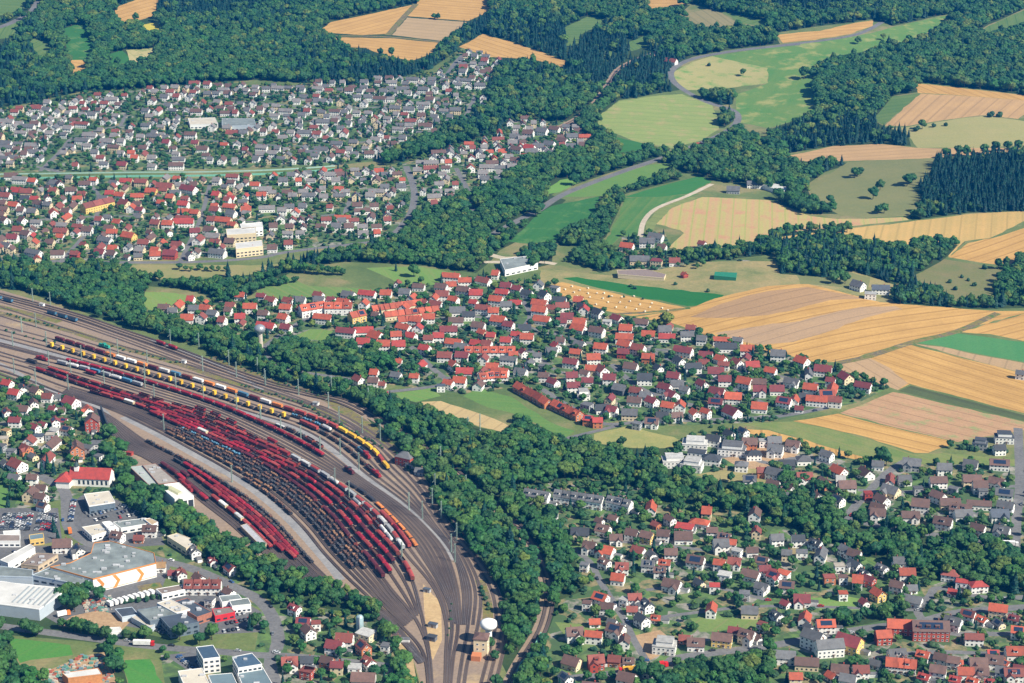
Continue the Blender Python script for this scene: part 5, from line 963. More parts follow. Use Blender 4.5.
def body(kind, c, load=None):
    mb = MB()
    if kind == 'hopper':
        mb.hull8([(-3.6,-.8,1.0),(3.6,-.8,1.0),(3.6,.8,1.0),(-3.6,.8,1.0)],[(-5.7,-1.4,2.2),(5.7,-1.4,2.2),(5.7,1.4,2.2),(-5.7,1.4,2.2)]); mb.box(-5.7,5.7,-1.4,1.4,2.2,3.1)
        for x in (-3.8,-1.9,0,1.9,3.8): mb.box(x-.08,x+.08,-1.5,1.5,2.2,3.3)
    elif kind == 'box':
        mb.box(-5.7,5.7,-1.4,1.4,1.1,3.5)
        for x in (-2.9,0,2.9): mb.box(x-.1,x+.1,-1.46,1.46,1.1,3.5)
    elif kind == 'open':
        for y in (-1.4,1.3): mb.box(-5.7,5.7,y,y+.1,1.1,2.9)
        for x in (-5.7,5.6): mb.box(x,x+.1,-1.3,1.3,1.1,2.9)
        mb.box(-5.6,5.6,-1.3,1.3,1.1,1.3)
        for x in (-3.8,-1.9,0,1.9,3.8): mb.box(x-.08,x+.08,-1.48,-1.4,1.1,2.9); mb.box(x-.08,x+.08,1.4,1.48,1.1,2.9)
    elif kind in ('flat','coil','container','car'):
        mb.box(-5.7,5.7,-1.4,1.4,1.15,1.35)
        for x in (-5.6,-2.8,0,2.8,5.5): mb.box(x,x+.12,-1.45,-1.35,1.35,2.4 if kind=='coil' else 1.7); mb.box(x,x+.12,1.35,1.45,1.35,2.4 if kind=='coil' else 1.7)
    elif kind == 'tank':
        mb.cyl((-5.3,0,2.55),1.35,'x',10.6,0,14); mb.cyl((-5.7,0,2.55),.7,'x',.4,0,14,1.35,True); mb.cyl((5.3,0,2.55),1.35,'x',.4,0,14,.7,True); mb.cyl((0,0,3.8),.4,'z',.4,0,8); mb.box(-4,4,-.4,.4,3.9,3.96)
        for x in (-3.9,3.9): mb.box(x-.3,x+.3,-1.1,1.1,1.1,1.7)
    elif kind == 'loco':
        mb.box(-7,7,-1.45,1.45,1.0,1.6); mb.box(-6.6,-1.4,-1.1,1.1,1.6,3.1,0,.3,.15); mb.box(1.6,6.6,-1.1,1.1,1.6,3.2,0,.3,.15); mb.box(-1.4,1.6,-1.45,1.45,1.6,4.1,0,.15,.1)
    return mb.mesh('body',[wm(c)])
def roofw(kind, c):
    mb = MB()
    if kind == 'box':
        n = 7; pr = [(-1.46 + 2.92 * i / (n-1), 3.5 + .55 * math.sin(math.pi * i / (n-1))) for i in range(n)]
        for i in range(n-1):
            (y0,z0),(y1,z1) = pr[i],pr[i+1]; mb.hull8([(-5.75,y0,z0-.1),(5.75,y0,z0-.1),(5.75,y1,z1-.1),(-5.75,y1,z1-.1)],[(-5.75,y0,z0),(5.75,y0,z0),(5.75,y1,z1),(-5.75,y1,z1)])
    elif kind == 'hopper':
        mb.hull8([(-5.75,-1.5,3.3),(5.75,-1.5,3.3),(5.75,1.5,3.3),(-5.75,1.5,3.3)],[(-5.6,-.5,3.75),(5.6,-.5,3.75),(5.6,.5,3.75),(-5.6,.5,3.75)])
        for x in (-3.6,-1.2,1.2,3.6): mb.box(x-.5,x+.5,-.45,.45,3.75,3.95)
    elif kind == 'loco':
        mb.box(-1.5,1.7,-1.5,1.5,4.1,4.25)
    return mb.mesh('roof',[wm(c)])
def loadm(kind, c, seed):
    r = random.Random(seed); mb = MB()
    if kind == 'coil':
        x = -5.2
        while x < 4.2:
            rr = r.uniform(.55,.95); mb.cyl((x + rr, -r.uniform(.5,1.1), 1.35 + rr), rr, 'y', r.uniform(1.2,2.0), r.choice((0,0,1)), 10); x += 2 * rr + r.uniform(.1,.7)
        return mb.mesh('load',[wm(c),wm('brown')])
    if kind == 'open':
        for i in range(7):
            x = -5 + i * 1.45; mb.box(x, x + 1.5, -1.15, 1.15, 1.3, 1.7 + r.uniform(0,.8), 0, .35, .3)
        return mb.mesh('load',[wm(c)])
    if kind == 'container':
        n = r.choice((1,2)); 
        for i in range(n):
            x0 = -5.5 + i * 5.6; x1 = x0 + (11 if n == 1 else 5.3); mb.box(x0,x1,-1.25,1.25,1.36,3.8)
            xx = x0 + .5
            while xx < x1 - .3: mb.box(xx,xx+.12,-1.3,1.3,1.4,3.84); xx += .9
        return mb.mesh('load',[wm(c)])
    if kind == 'yellow':
        mb.box(-1.3,1.3,-1.25,1.25,1.36,5.0); mb.box(-1.5,1.5,-1.4,1.4,5.0,5.2); mb.box(-5.2,-1.8,-1.1,1.1,1.36,2.2,1); mb.box(1.8,5.2,-1.1,1.1,1.36,2.0,1)
        return mb.mesh('load',[wm('yellow'),wm('dark')])
    if kind == 'flat':
        mb.box(-5.2,5.2,-1.0,1.0,1.36,1.7 + r.uniform(0,.5)); return mb.mesh('load',[wm(c)])
KN = {'hopper':'covered hopper wagon','box':'boxcar','open':'open wagon','coil':'stake wagon','container':'container wagon','tank':'tank wagon','flat':'flat wagon','yellow':'stake wagon','loco':'locomotive'}
NM = {'hopper':'hopper_wagon','box':'boxcar','open':'open_wagon','coil':'stake_wagon','container':'container_wagon','tank':'tank_wagon','flat':'flat_wagon','yellow':'stake_wagon','loco':'locomotive'}
NW = 0
def wagon(x, y, z, ya, kind, c, c2, look, where, px, py, big=True):
    global NW
    NW += 1
    root = empty(NM[kind], (x, y, z), ya); bk = 'flat' if kind == 'yellow' else kind
    mesh_obj('body', cached(('b', bk, c), lambda: body(bk, c)), root)
    u = mesh_obj('underframe', cached('under', wm_under), root)
    if big:
        bm_ = cached('bogie', bogie)
        for bx in (-3.9, 3.9): o = mesh_obj('bogie', bm_, u); o.location = (bx, 0, 0)
    if kind in ('hopper','box','loco'): mesh_obj('roof', cached(('wr', kind, c2), lambda: roofw(kind, c2)), root)
    elif kind in ('coil','open','container','yellow','flat'):
        s = random.randint(0, 5); mesh_obj('load', cached(('ld', kind, c2, s), lambda: loadm(kind, c2, s)), root)
    tag(root, None, KN[kind], 'wagons standing in the marshalling yard'); reglab(root, look, px, py, where)
def train(key, x0, x1, pat, where, gap=14.0, smax=None):
    """pat: list of (kind, colour, roof/load colour), cycled or drawn"""
    c = TRK[key]; d = np.r_[0, np.cumsum(np.linalg.norm(np.diff(c, axis=0), axis=1))]
    px, py, _ = PIX(c[:, 0], c[:, 1], hgt(c[:, 0], c[:, 1])); k = int(np.argmax(px > 450)) if (px > 450).any() else len(px)
    s0, s1 = np.interp([x0, x1], px[:k], d[:k]); n = max(1, int(round((s1 - s0) / gap)))
    for i in range(n):
        s = s0 + (i + .5) * (s1 - s0) / n; x, y = np.interp(s, d, c[:, 0]), np.interp(s, d, c[:, 1]); x2, y2 = np.interp(s + 2, d, c[:, 0]), np.interp(s + 2, d, c[:, 1])
        it = pat(i, n); kind, col, col2 = it; z = H(x, y) + .35
        qx, qy, sc = PIX(x, y, z + 1.5)
        wagon(float(x), float(y), z, math.atan2(y2 - y, x2 - x), kind, col, col2, '%s %s' % ({'dark': 'black', 'red': 'red'}.get(col if kind not in ('coil','container','flat','yellow') else col2, col if kind not in ('coil','container','flat','yellow') else col2), KN[kind]), where, float(qx), float(qy), qy > 400)
R_ = random.Random(3)
def cyc(*a): return lambda i, n: a[i % len(a)]
def rnd(*a): return lambda i, n: R_.choice(a)
HR, HC, HM, HP = ('hopper','red','pink'), ('hopper','crimson','crimson'), ('hopper','maroon','maroon'), ('hopper','red','red')
OR, OM, OB = ('open','rust','dark'), ('open','red','dark'), ('open','maroon','brown'); BR, BM, BW = ('box','red','pink'), ('box','maroon','maroon'), ('box','beige','white')
CD, CB, CO, CU = ('coil','dark','dark'), ('coil','dark','brown'), ('coil','dark','tan'), ('coil','dark','blue')
def t1(i, n):
    f = i / n
    if f < .14: return ('container','dark','maroon')
    if f < .62: return R_.choice([('container','dark','orange'),('container','dark','orange'),('container','dark','maroon'),('container','dark','blue'),('container','dark','white'),('container','dark','rust')])
    if f < .78: return ('container','dark','pink')
    if f > .975: return ('loco','grey','white')
    return ('container','dark','yellow') if R_.random() < .85 else ('container','dark','pink')
train((1,0), 55, 389, t1, 'in long orange and yellow train')
train((1,.6), 47, 290, lambda i, n: ('yellow','dark','yellow'), 'in yellow-dotted train')
train((1,.6), 300, 318, cyc(('container','dark','pink')), 'behind the yellow-dotted wagons'); train((1,.6), 319, 366, rnd(CD, CD, CB), 'in dark train at yellow-dotted end'); train((1,.6), 367, 380, lambda i, n: ('loco','red','red') if i == n - 1 else ('open','maroon','dark'), 'at end of yellow-dotted track')
train((1,.3), 291, 322, rnd(CU, CD, CU), 'beside the long orange train'); train((1,.3), 323, 331, cyc(('tank','white','white')), 'beside the long orange train'); train((1,.3), 333, 358, cyc(('flat','dark','brown')), 'beside the long orange train'); train((1,.3), 359, 369, cyc(('open','blue','dark'), ('loco','red','red')), 'beside the long orange train')
train((3,0), 66, 324, lambda i, n: R_.choice([HC, HC, HC, HP]), 'in long crimson train above yard middle'); train((3,.5), 57, 143, rnd(('tank','white','white'), ('container','dark','blue'), ('container','dark','grey'), ('box','blue','grey')), 'in blue train below crimson one'); train((3,.75), 61, 70, cyc(HC), 'in short cut at left')
train((4,.5), 138, 165, cyc(OB, OB, BM), 'in short dark cut'); train((2,.45), 275, 323, rnd(CD, CD, ('flat','dark','white'), OR), 'between crimson and yellow-dotted trains'); train((2,.75), 345, 354, cyc(('loco','maroon','dark')), 'alone right of crimson train')
for a in (196, 211, 227, 268): train((4,0), a, a + 9, cyc(HP if a == 268 else OM), 'alone on the open track')
train((4,.5), 172, 285, rnd(OR, OB, OM, CB), 'in dark uppermost sorting row'); train((4,0), 347, 375, cyc(('flat','dark','dark')), 'in thin orange train'); train((4,0), 376, 417, cyc(('flat','orange','orange')), 'in thin orange train'); train((4,.5), 381, 410, rnd(('tank','crimson','crimson'), HR, ('box','pink','pink')), 'in short red row by orange train')
train((5,0), 48, 290, lambda i, n: R_.choice([OR, OM, HR, BR]), 'in first long sorting row'); train((5,0), 291, 404, rnd(('box','grey','white'), ('tank','white','white'), ('box','grey','pink'), ('container','dark','grey')), 'in pale part of first row'); train((5,.5), 353, 392, rnd(('tank','white','white'), ('tank','grey','white'), ('open','rust','dark')), 'in short pale row')
train((5,.5), 120, 300, rnd(OM, HR, HP, BM, OR), 'in second long sorting row')
train((6,0), 36, 413, lambda i, n: R_.choice([HR, OR, BR, HM, ('box','rust','pink')]) if i > n * .5 else R_.choice([OR, HM, HP, BM]), 'in the long orange-red row'); train((6,.33), 150, 394, lambda i, n: R_.choice([HC, HC, HP, HM, OM, ('tank','crimson','crimson')]), 'in the long crimson sorting row')
train((6,.66), 90, 391, lambda i, n: R_.choice([HC, HR, OR, BR, OB, BW if R_.random() < .3 else HR]), 'in the pink and crimson row'); train((7,0), 150, 384, lambda i, n: R_.choice([HM, OR, BM]) if i > n * .35 else R_.choice([HP, HM, BW if R_.random() < .4 else HP]), 'in lowest red sorting row')
for f, a, b, nm, pt in ((.16,180,366,'first',(CD,CB,CU)), (.32,175,366,'second',(CD,CB,CO)), (.48,172,358,'third',(CD,CD,CB)), (.64,166,354,'fourth',(CB,CD,CD))):
    train((7,f), a, b, rnd(*pt) if f > .2 else (lambda i, n: CU if i < 6 else R_.choice([CD, CB, ('coil','dark','tan')])), 'in %s dark sorting row' % nm)
train((7,.8), 166, 272, rnd(CO, CB, ('flat','dark','tan')), 'in the tan lowest row'); train((8,0), 243, 292, rnd(CD, CB, CO), 'beside the pale crane strip')
train((9,0), 146, 313, rnd(CD, CD, CB, CD), 'in dark row above shed'); train((9,.12), 240, 300, rnd(CD, CB), 'in second row above shed'); train((9,.25), 174, 298, lambda i, n: R_.choice([HC, HP, HR]) if i else ('open','dark','dark'), 'in crimson row above shed'); train((9,.38), 214, 296, rnd(HM, HR, OR, HP), 'in third red row by shed'); train((9,.5), 188, 284, rnd(HR, HP, BR, BW), 'in orange-red row by shed'); train((9,.7), 179, 191, cyc(HM), 'in short row by shed'); train((9,.7), 212, 272, rnd(HR, BW, HP), 'in short row by shed'); train((9,.9), 161, 208, cyc(HM, HM, HC), 'in row touching the shed'); train((9,1), 180, 192, cyc(('loco','red','red')), 'at the shed gates')
train('M+0', 155, 179, cyc(('tank','crimson','crimson')), 'on the main line'); train('N', -8, 14, cyc(('box','blue','dark')), 'on upper tracks at left edge'); train('N', 47, 78, cyc(('box','blue','dark')), 'on upper tracks left'); train((0,.5), 98, 111, cyc(('loco','green','green')), 'alone on upper tracks', gap=14); train((3,.5), 37, 47, cyc(('loco','red','red')), 'alone on left tracks'); train((4,.5), 24, 31, cyc(('open','dark','dark')), 'alone on left tracks')
print('wagons', NW)
# ------------------------------------------------------------ catenary masts
MAST = [(22,332),(13,346),(46.6,346),(36,327),(50.5,306),(81.6,360),(118,354),(111,363),(145,378),(49,366),(14.4,373.5),(104.4,385),(71,375),(36,384),(68.5,390),(33,302),(147.5,365),(170.5,344),(199,347.6),(202.8,371),(229,365),(236.5,377),(257.7,372.5),(265,384),(145,387),(176,388.6),(203.5,399),(236.7,409),(261,421),(154.4,400),(265.6,386),(298.6,394.6),(328.6,407.8),(331.5,391.7),(339.3,422.5),(368.5,403.4),(362.3,432.7),(380.3,440),(260.5,422.5),(281,432.7),(301,441.5),(320.3,453.2),(340.3,454.7),(359,469.3),(435,490.8),(432.3,505.4),(409,509.8),(422.5,518.6),(441.4,518.6),(456.7,540.6),(451.3,552),(349.2,498),(466,492),(440.6,463),(402,560),(455,562),(232,482),(164,430),(335,485),(468,433),(480,430)]
def mastm():
    mb = MB()
    for x, y in ((-.28,-.28),(.28,-.28),(.28,.28),(-.28,.28)): mb.box(x-.09,x+.09,y-.09,y+.09,0,14.5)
    for i in range(10):
        z_ = .7 + i * 1.4
        for s in (-1, 1): mb.hull8([(-.3,s*.28-.04,z_),(-.2,s*.28-.04,z_),(-.2,s*.28+.04,z_),(-.3,s*.28+.04,z_)],[(.2,s*.28-.04,z_+1.3),(.3,s*.28-.04,z_+1.3),(.3,s*.28+.04,z_+1.3),(.2,s*.28+.04,z_+1.3)])
    mb.box(-.6,.6,-.6,.6,-.6,.2); return mb.mesh('mast',[plain('mast_galvanised',(.30,.40,.34),.6,.1,.5,.1)])
def armm():
    mb = MB(); mb.box(.2,3.6,-.05,.05,8.4,8.52); mb.hull8([(.2,-.05,9.8),(.3,-.05,9.8),(.3,.05,9.8),(.2,.05,9.8)],[(3.5,-.05,8.6),(3.6,-.05,8.6),(3.6,.05,8.6),(3.5,.05,8.6)]); mb.box(-1.2,1.2,-.1,.1,14.1,14.25); return mb.mesh('arm',[plain('mast_galvanised',(.3,.4,.34))])
for i, (px, py) in enumerate(MAST):
    c = P(px, py); o = empty('catenary_mast', c, math.radians(-130 + (i * 37) % 20)); mesh_obj('pole', cached('mast', mastm), o); mesh_obj('arm', cached('arm', armm), o); tag(o, None, 'mast', 'catenary masts in the yard'); reglab(o, 'tall grey-green catenary mast', px, py, 'among upper tracks' if py < 400 and px < 270 else 'in yard middle' if px < 345 else 'at yard right side')

def hut(px, py, L, W, h, rk, wk, label):
    c = P(px, py); o = empty('signal_hut', c, -.4); tag(o, label, 'hut'); mb = MB(); wallpart(mb, L, W, h, 'f'); mesh_obj('wall', mb.mesh('wall', [wallm(wk)]), o); mb = MB(); roofpart(mb, L, W, h, 'f'); mesh_obj('roof', mb.mesh('roof', [roofm(rk)]), o)
    mb = MB(); mb.box(-.5, .5, -W/2 - .05, -W/2 + .02, 0, 2); mesh_obj('door', mb.mesh('door', [DOORM]), o)
hut(433, 627, 6, 3, 2.6, 'S', 'g', 'small blue-roofed hut on the sandy island in the throat, upper one'); hut(432, 640, 6, 4, 3, 'D', 'k', 'small dark hut on the sandy island in the throat, lower one'); hut(427, 592, 5, 2.5, 2.5, 'S', 'g', 'small blue-grey hut at top tip of the sandy island')
hut(130, 455, 5, 3, 2.5, 'R', 'r', 'tiny red hut between the tracks above the engine shed'); hut(412, 467, 9, 6, 3.5, 'G', 'g', 'small grey shed right below the brick railway building'); hut(42, 306, 5, 3, 2.6, 'W', 'w', 'tiny white hut by the upper tracks at far left'); hut(184, 363, 4, 3, 2.6, 'W', 'w', 'tiny white hut in the weedy verge, left one'); hut(316, 405, 5, 3, 2.6, 'W', 'w', 'tiny white hut in the weedy verge, right one')
# ------------------------------------------------------------ trees
def ico(sub):
    bm = bmesh.new(); bmesh.ops.create_icosphere(bm, subdivisions=sub, radius=1); v = np.array([x.co[:] for x in bm.verts]); f = [tuple(q_.index for q_ in x.verts) for x in bm.faces]; bm.free(); return v, f
ICO2 = ico(2)
def crown_arrays(kind, seed):
    r = np.random.default_rng(seed); V = []; Fc = []; n0 = 0
    def add(v, f):
        nonlocal n0
        V.append(v); Fc.extend([tuple(i + n0 for i in q_) for q_ in f]); n0 += len(v)
    if kind == 'broad':      # unit tree: height 1 at crown top, width about .8
        k = r.integers(6, 9)
        lobes = [(0, 0, .60, .30)] + [(.24 * math.cos(a), .24 * math.sin(a), r.uniform(.38, .74), r.uniform(.15, .23)) for a in np.linspace(0, 6.28, k) + r.uniform(0, .5)] + [(r.uniform(-.08, .08), r.uniform(-.08, .08), .82, .16)]
        for lx, ly, lz, lr in lobes:
            v = ICO2[0] * (1 + r.normal(0, .13, (len(ICO2[0]), 1))) * lr * np.array([1, 1, .85]) + (lx, ly, lz); add(v, ICO2[1])
        m_ = 230; a = r.uniform(0, 6.283, m_); li = r.integers(0, len(lobes), m_)
        for j in range(m_):
            lx, ly, lz, lr = lobes[li[j]]; d = r.normal(0, 1, 3); d /= np.linalg.norm(d); c = np.array([lx, ly, lz]) + d * lr * r.uniform(.9, 1.25) * (1, 1, .85)
            t = r.normal(0, 1, 3); t -= d * np.dot(t, d) * .6; t /= np.linalg.norm(t); b = np.cross(d, t); s = r.uniform(.025, .05)
            add(np.array([c - t*s, c - b*s*.7, c + t*s, c + b*s*.8 + d*s*.5]), [(0, 1, 2, 3)])
    elif kind == 'conifer':
        L = 9
        for i in range(L):
            t = i / (L - 1); z = .10 + .80 * t; rad = .22 * (1 - t) ** .8 + .02; n = 11; ring = []
            ang = np.arange(n) * 6.283 / n + r.uniform(0, 1); rr = rad * r.uniform(.6, 1.15, n)
            v = np.vstack([[0, 0, z + .17]] + [[rr[j] * math.cos(ang[j]), rr[j] * math.sin(ang[j]), z - .03 - .04 * (j % 2)] for j in range(n)] + [[0, 0, z]])
            add(v, [(0, 1 + j, 1 + (j + 1) % n) for j in range(n)] + [(n + 1, 1 + (j + 1) % n, 1 + j) for j in range(n)])
    elif kind == 'bush':
        for j in range(4):
            lr = r.uniform(.28, .42); v = ICO2[0] * (1 + r.normal(0, .13, (len(ICO2[0]), 1))) * lr * np.array([1, 1, .9]) + (r.uniform(-.3, .3), r.uniform(-.3, .3), r.uniform(.3, .6)); add(v, ICO2[1])
    return np.vstack(V), Fc
def trunk_arrays(kind):
    mb = MB(); h = .55 if kind == 'broad' else .9
    mb.cyl((0, 0, -.03), .030, 'z', h, 0, 7, .012)
    if kind == 'broad':
        for a in (0.4, 2.5, 4.4):
            c, s = math.cos(a), math.sin(a); mb.hull8([(0,-.01,.25),(.02,-.01,.25),(.02,.01,.25),(0,.01,.25)],[(c*.2,s*.2-.006,.55),(c*.2+.01,s*.2-.006,.55),(c*.2+.01,s*.2+.006,.55),(c*.2,s*.2+.006,.55)])
    return mb
def mesh_from(name, v, f, mats, mi=None):
    me = bpy.data.meshes.new(name); me.from_pydata(v.tolist() if hasattr(v, 'tolist') else v, [], f)
    for m_ in mats: me.materials.append(m_)
    if mi: me.polygons.foreach_set('material_index', mi)
    me.update(); return me
KINDS_T = [('broad', LEAF)] * 5 + [('conifer', NEEDLE)] * 3 + [('bush', HEDGE)] * 2
CROWN = []; TRUNK = {}; PROTO = bpy.data.collections.new('tree_prototypes'); 
for i, (k, mt) in enumerate(KINDS_T):
    v, f = crown_arrays(k, 100 + i); CROWN.append(mesh_from('crown', v, f, [mt])); 
    tm = trunk_arrays(k if k != 'bush' else 'broad'); nv = len(v)
    if k not in TRUNK: TRUNK[k] = tm.mesh('trunk', [BARK])
    if k != 'bush':
        vv = np.vstack([v, np.array(tm.v)]); ff = f + [tuple(a + nv for a in q_) for q_ in tm.f]; me = mesh_from('tree_shape', vv, ff, [mt, BARK], [0] * len(f) + [1] * len(tm.f))
    else: me = CROWN[-1]
    o = bpy.data.objects.new('tree_shape_%02d' % i, me); PROTO.objects.link(o)
# ---- where trees stand
TR = []   # x, y, height, width, proto, sure
def cls_at(x, y):
    c = classify(x, y); return CLS[c]
def conif(x, y):
    return np.sin(x / 170 + 1.3) * np.sin(y / 210 + .4) + .5 * np.sin(x / 77 + y / 120) 
def scatter_forest():
    for fi, poly in enumerate(FOREST):
        a = np.array(poly, float); X, Y, _ = PN(a[:, 0], a[:, 1]); far = Y.mean() > 2300
        d = 8.0 if far else 6.6
        gx, gy = np.meshgrid(np.arange(X.min(), X.max(), d), np.arange(Y.min(), Y.max(), d)); x = (gx + rng.uniform(-.42, .42, gx.shape) * d).ravel(); y = (gy + rng.uniform(-.42, .42, gy.shape) * d).ravel()
        k = pip(x, y, np.stack([X, Y], 1)); x, y = x[k], y[k]
        z = hgt(x, y); px, py, s = PIX(x, y, z)
        k = (px > -90) & (px < 1114) & (py > -60) & (py < 740); x, y, z, s = x[k], y[k], z[k], s[k]
        if not len(x): continue
        fld = conif(x, y) + rng.normal(0, .35, len(x)); con = fld > (.55 if fi not in (0, 2, 3) else .05 if fi == 0 else .15)
        if fi > 12: con = rng.random(len(x)) < .04
        h = np.where(con, rng.uniform(9, 20, len(x)), rng.uniform(6.5, 13.5, len(x)) if not far else rng.uniform(9, 18, len(x)))
        k = cls_at(x, y) == 'forest'; x, y, z, s, h, con = x[k], y[k], z[k], s[k], h[k], con[k]
        tx, ty, _ = PIX(x, y, z + h * (.02 if fi == 16 else .35 if fi in (4, 5, 8, 9, 10, 11, 16) else .7)); qx, qy, _ = PN(tx, ty); cc = cls_at(qx, qy); k = ((cc != 'field') | (fi == 8)) & (cc != 'road') & (cc != 'yard')
        k &= ~((cc == 'cut') & (ty > 575)); k &= clear_of_houses(qx, qy, .5) | (fi < 2)
        if fi == 4: k &= rng.random(len(k)) < .72
        # a tree whose top would cover a traced field only stands where the wood is thin
        k |= rng.random(len(x)) < .04
        for i in np.where(k)[0]:
            TR.append((x[i], y[i], h[i], h[i] * (rng.uniform(.65, 1.30) if not con[i] else rng.uniform(.85, 1.1)), int(rng.integers(5, 8)) if con[i] else int(rng.integers(0, 5))))
HX = np.array([(a, b, c) for a, b, c in HOUSE_XY])
def clear_of_houses(x, y, m_):
    ok = np.ones(len(x), bool)
    for a, b, c in HX:
        ok &= (np.abs(x - a) > c * .8 + m_) | (np.abs(y - b) > c * .8 + m_)
    return ok
scatter_forest(); print('forest trees', len(TR))
def scatter_gardens():
    for nm, poly in SET.items():
        a = np.array(poly, float); X, Y, _ = PN(a[:, 0], a[:, 1]); d = 6.6 if nm not in ('back', 'lower') else 8.2
        gx, gy = np.meshgrid(np.arange(X.min(), X.max(), d), np.arange(Y.min(), Y.max(), d)); x = (gx + rng.uniform(-.5, .5, gx.shape) * d).ravel(); y = (gy + rng.uniform(-.5, .5, gy.shape) * d).ravel()
        k = pip(x, y, np.stack([X, Y], 1)); x, y = x[k], y[k]
        dens = (.85 if nm not in ('lowv', 'newq') else .66) + .25 * np.sin(x / 60) * np.sin(y / 75 + 1); k = rng.random(len(x)) < dens; x, y = x[k], y[k]
        k = clear_of_houses(x, y, .9 if nm in ('back', 'lower') else 1.4) & (cls_at(x, y) == 'garden'); x, y = x[k], y[k]
        rd = np.array([np.min(np.hypot(RPd[:, 0] - a_, RPd[:, 1] - b_) - RPd[:, 2]) for a_, b_ in zip(x, y)]) if len(x) else np.array([])
        k = rd > 2.0; x, y = x[k], y[k]
        tx, ty, _ = PIX(x, y, hgt(x, y) + 5); qx, qy, _ = PN(tx, ty); low = ~clear_of_houses(qx, qy, -1.0)
        for i in range(len(x)):
            u = rng.random() * (.5 if low[i] else 1)
            if u < .42: h = rng.uniform(2.0, 4.2); TR.append((x[i], y[i], h, h * rng.uniform(1.0, 1.7), int(rng.integers(8, 10))))
            elif u < .93: h = rng.uniform(4.0, 9.0); TR.append((x[i], y[i], h, h * rng.uniform(.85, 1.1), int(rng.integers(0, 5))))
            else: h = rng.uniform(7, 13); TR.append((x[i], y[i], h, h * .8, int(rng.integers(5, 8))))
scatter_gardens()
# trees and clumps standing on their own, traced: px, py of the foot, height in metres, kind
LONE = [(931,76,15,0),(804,79,20,1),(812,78,14,2),(858,44,13,3),(883,40,11,2),(743,76,12,1),(709,66,6,9),(922,129,14,1),(916,131,8,9),(934,127,6,9),(946,126,6,8),(990,117,9,9),(1000,117,9,8),(755,156,13,2),(946,158,14,0),(958,156,15,1),(966,156,15,3),(984,154,14,1),(995,152,15,2),(1007,151,14,0),(1018,150,14,1),(830,204,12,1),(873,199,16,2),(880,190,14,3),(855,178,14,2),(860,176,12,1),(907,186,16,2),(912,184,14,0),(884,213,13,1),(878,214,12,3),(822,212,13,4),(832,212,14,2),(803,215,9,1),(414,277,15,1),(396,271,11,5),(421,284,9,2),(446,280,9,2),(666,330,19,1),(656,331,10,2),(656,329,9,0),(635,289,4,9),(675,285,4,8),(708,292,4,9),(631,287,4,8),(840,281,14,1),(845,284,14,3),(834,284,13,2),(882,465,17,1),(886,466,13,2),(876,466,10,3),(532,270,14,1),(536,283,11,3),(555,287,10,2),(548,288,8,1),(768,254,14,5),(739,248,15,6),(984,269,6,8),(962,278,4,9),(968,281,4,8),(974,286,5,9),(950,283,5,8),(955,290,5,9),(702,266,10,1),(950,448,8,1),(965,447,7,2),(604,314,8,1),(611,343,9,2),
 (100,600,11,1),(75,612,13,2),(66,610,13,1),(82,605,12,3),(180,640,13,1),(212,640,13,2),(200,645,10,0),(145,640,12,3),(112,650,12,1),(106,640,11,2),(250,630,14,5),(256,628,12,1),(58,540,11,5),(54,532,14,6),(72,458,18,5),(48,470,16,5),(54,475,15,6),(42,474,14,6),(30,482,12,5),(190,548,5,9),(600,556,10,2),(490,648,9,4),(495,660,8,3),(640,680,14,2),(655,682,15,1),(700,680,14,3),(720,678,15,0),(680,684,13,1)]
for px, py, h, k in LONE:
    c = P(px, py); TR.append((c.x, c.y, h, h * (.95 if k < 5 else .9 if k > 7 else .8), k))
for (p0, p1, n, h, k) in (((781,262),(770,250),3,14,0),((800,248),(850,232),9,14,0),((560,166),(512,205),8,13,0),((576,262),(606,250),8,13,0),((684,444),(760,400),10,4,8),((120,604),(165,598),6,4,8),((108,640),(60,628),8,10,0),((57,603),(88,601),9,11,0),((64,597),(90,595),7,11,0),((0,330),(60,345),6,3,8),((800,404),(890,388),18,5,8),((700,424),(770,420),10,4,8),((960,450),(1010,452),10,5,8),((900,500),(1000,486),8,5,1),((640,520),(760,528),10,8,0),((770,470),(860,505),14,9,1),((4,314),(60,329),12,2.5,8),((110,346),(180,364),12,2.2,9),((240,385),(300,403),14,2.5,8),((300,403),(385,450),22,2.8,9),((210,358),(320,397),20,2.2,8),((396,455),(412,472),6,3,8),((482,585),(488,612),6,3,9),((452,600),(448,640),5,2,8),((286,272),(345,276),12,11,0),((258,289),(300,281),9,9,0),((120,276),(160,280),7,10,0),((175,270),(230,272),8,7,0),((600,296),(650,300),3,3,8),((640,262),(700,268),7,7,0),((560,262),(600,266),5,6,1)):
    for i in range(n):
        t = (i + .5) / n; c = P(p0[0] + (p1[0]-p0[0])*t + random.uniform(-1.5,1.5), p0[1] + (p1[1]-p0[1])*t + random.uniform(-1,1)); hh = h * random.uniform(.75, 1.2); TR.append((c.x, c.y, hh, hh * random.uniform(.85, 1.1), k if k > 7 else random.randint(0, 4)))
T_ = np.array(TR); tz = hgt(T_[:, 0], T_[:, 1]); tpx, tpy, ts = PIX(T_[:, 0], T_[:, 1], tz + T_[:, 2] * .6)
inside = (tpx > 3) & (tpx < 1021) & (tpy > 3) & (tpy < 680); size = ts * T_[:, 2] * inside
GREENN = ['round leafy tree'] * 5 + ['dark pointed conifer'] * 3 + ['garden bush'] * 2
def pick(mask, n): 
    k = np.where(mask)[0]; return k[np.argsort(-size[k])][:n]
ib = pick(T_[:, 4] < 5, 292); ic = pick((T_[:, 4] >= 5) & (T_[:, 4] < 8), 90); ih = pick(T_[:, 4] >= 8, 60); chosen = set(ib) | set(ic) | set(ih)
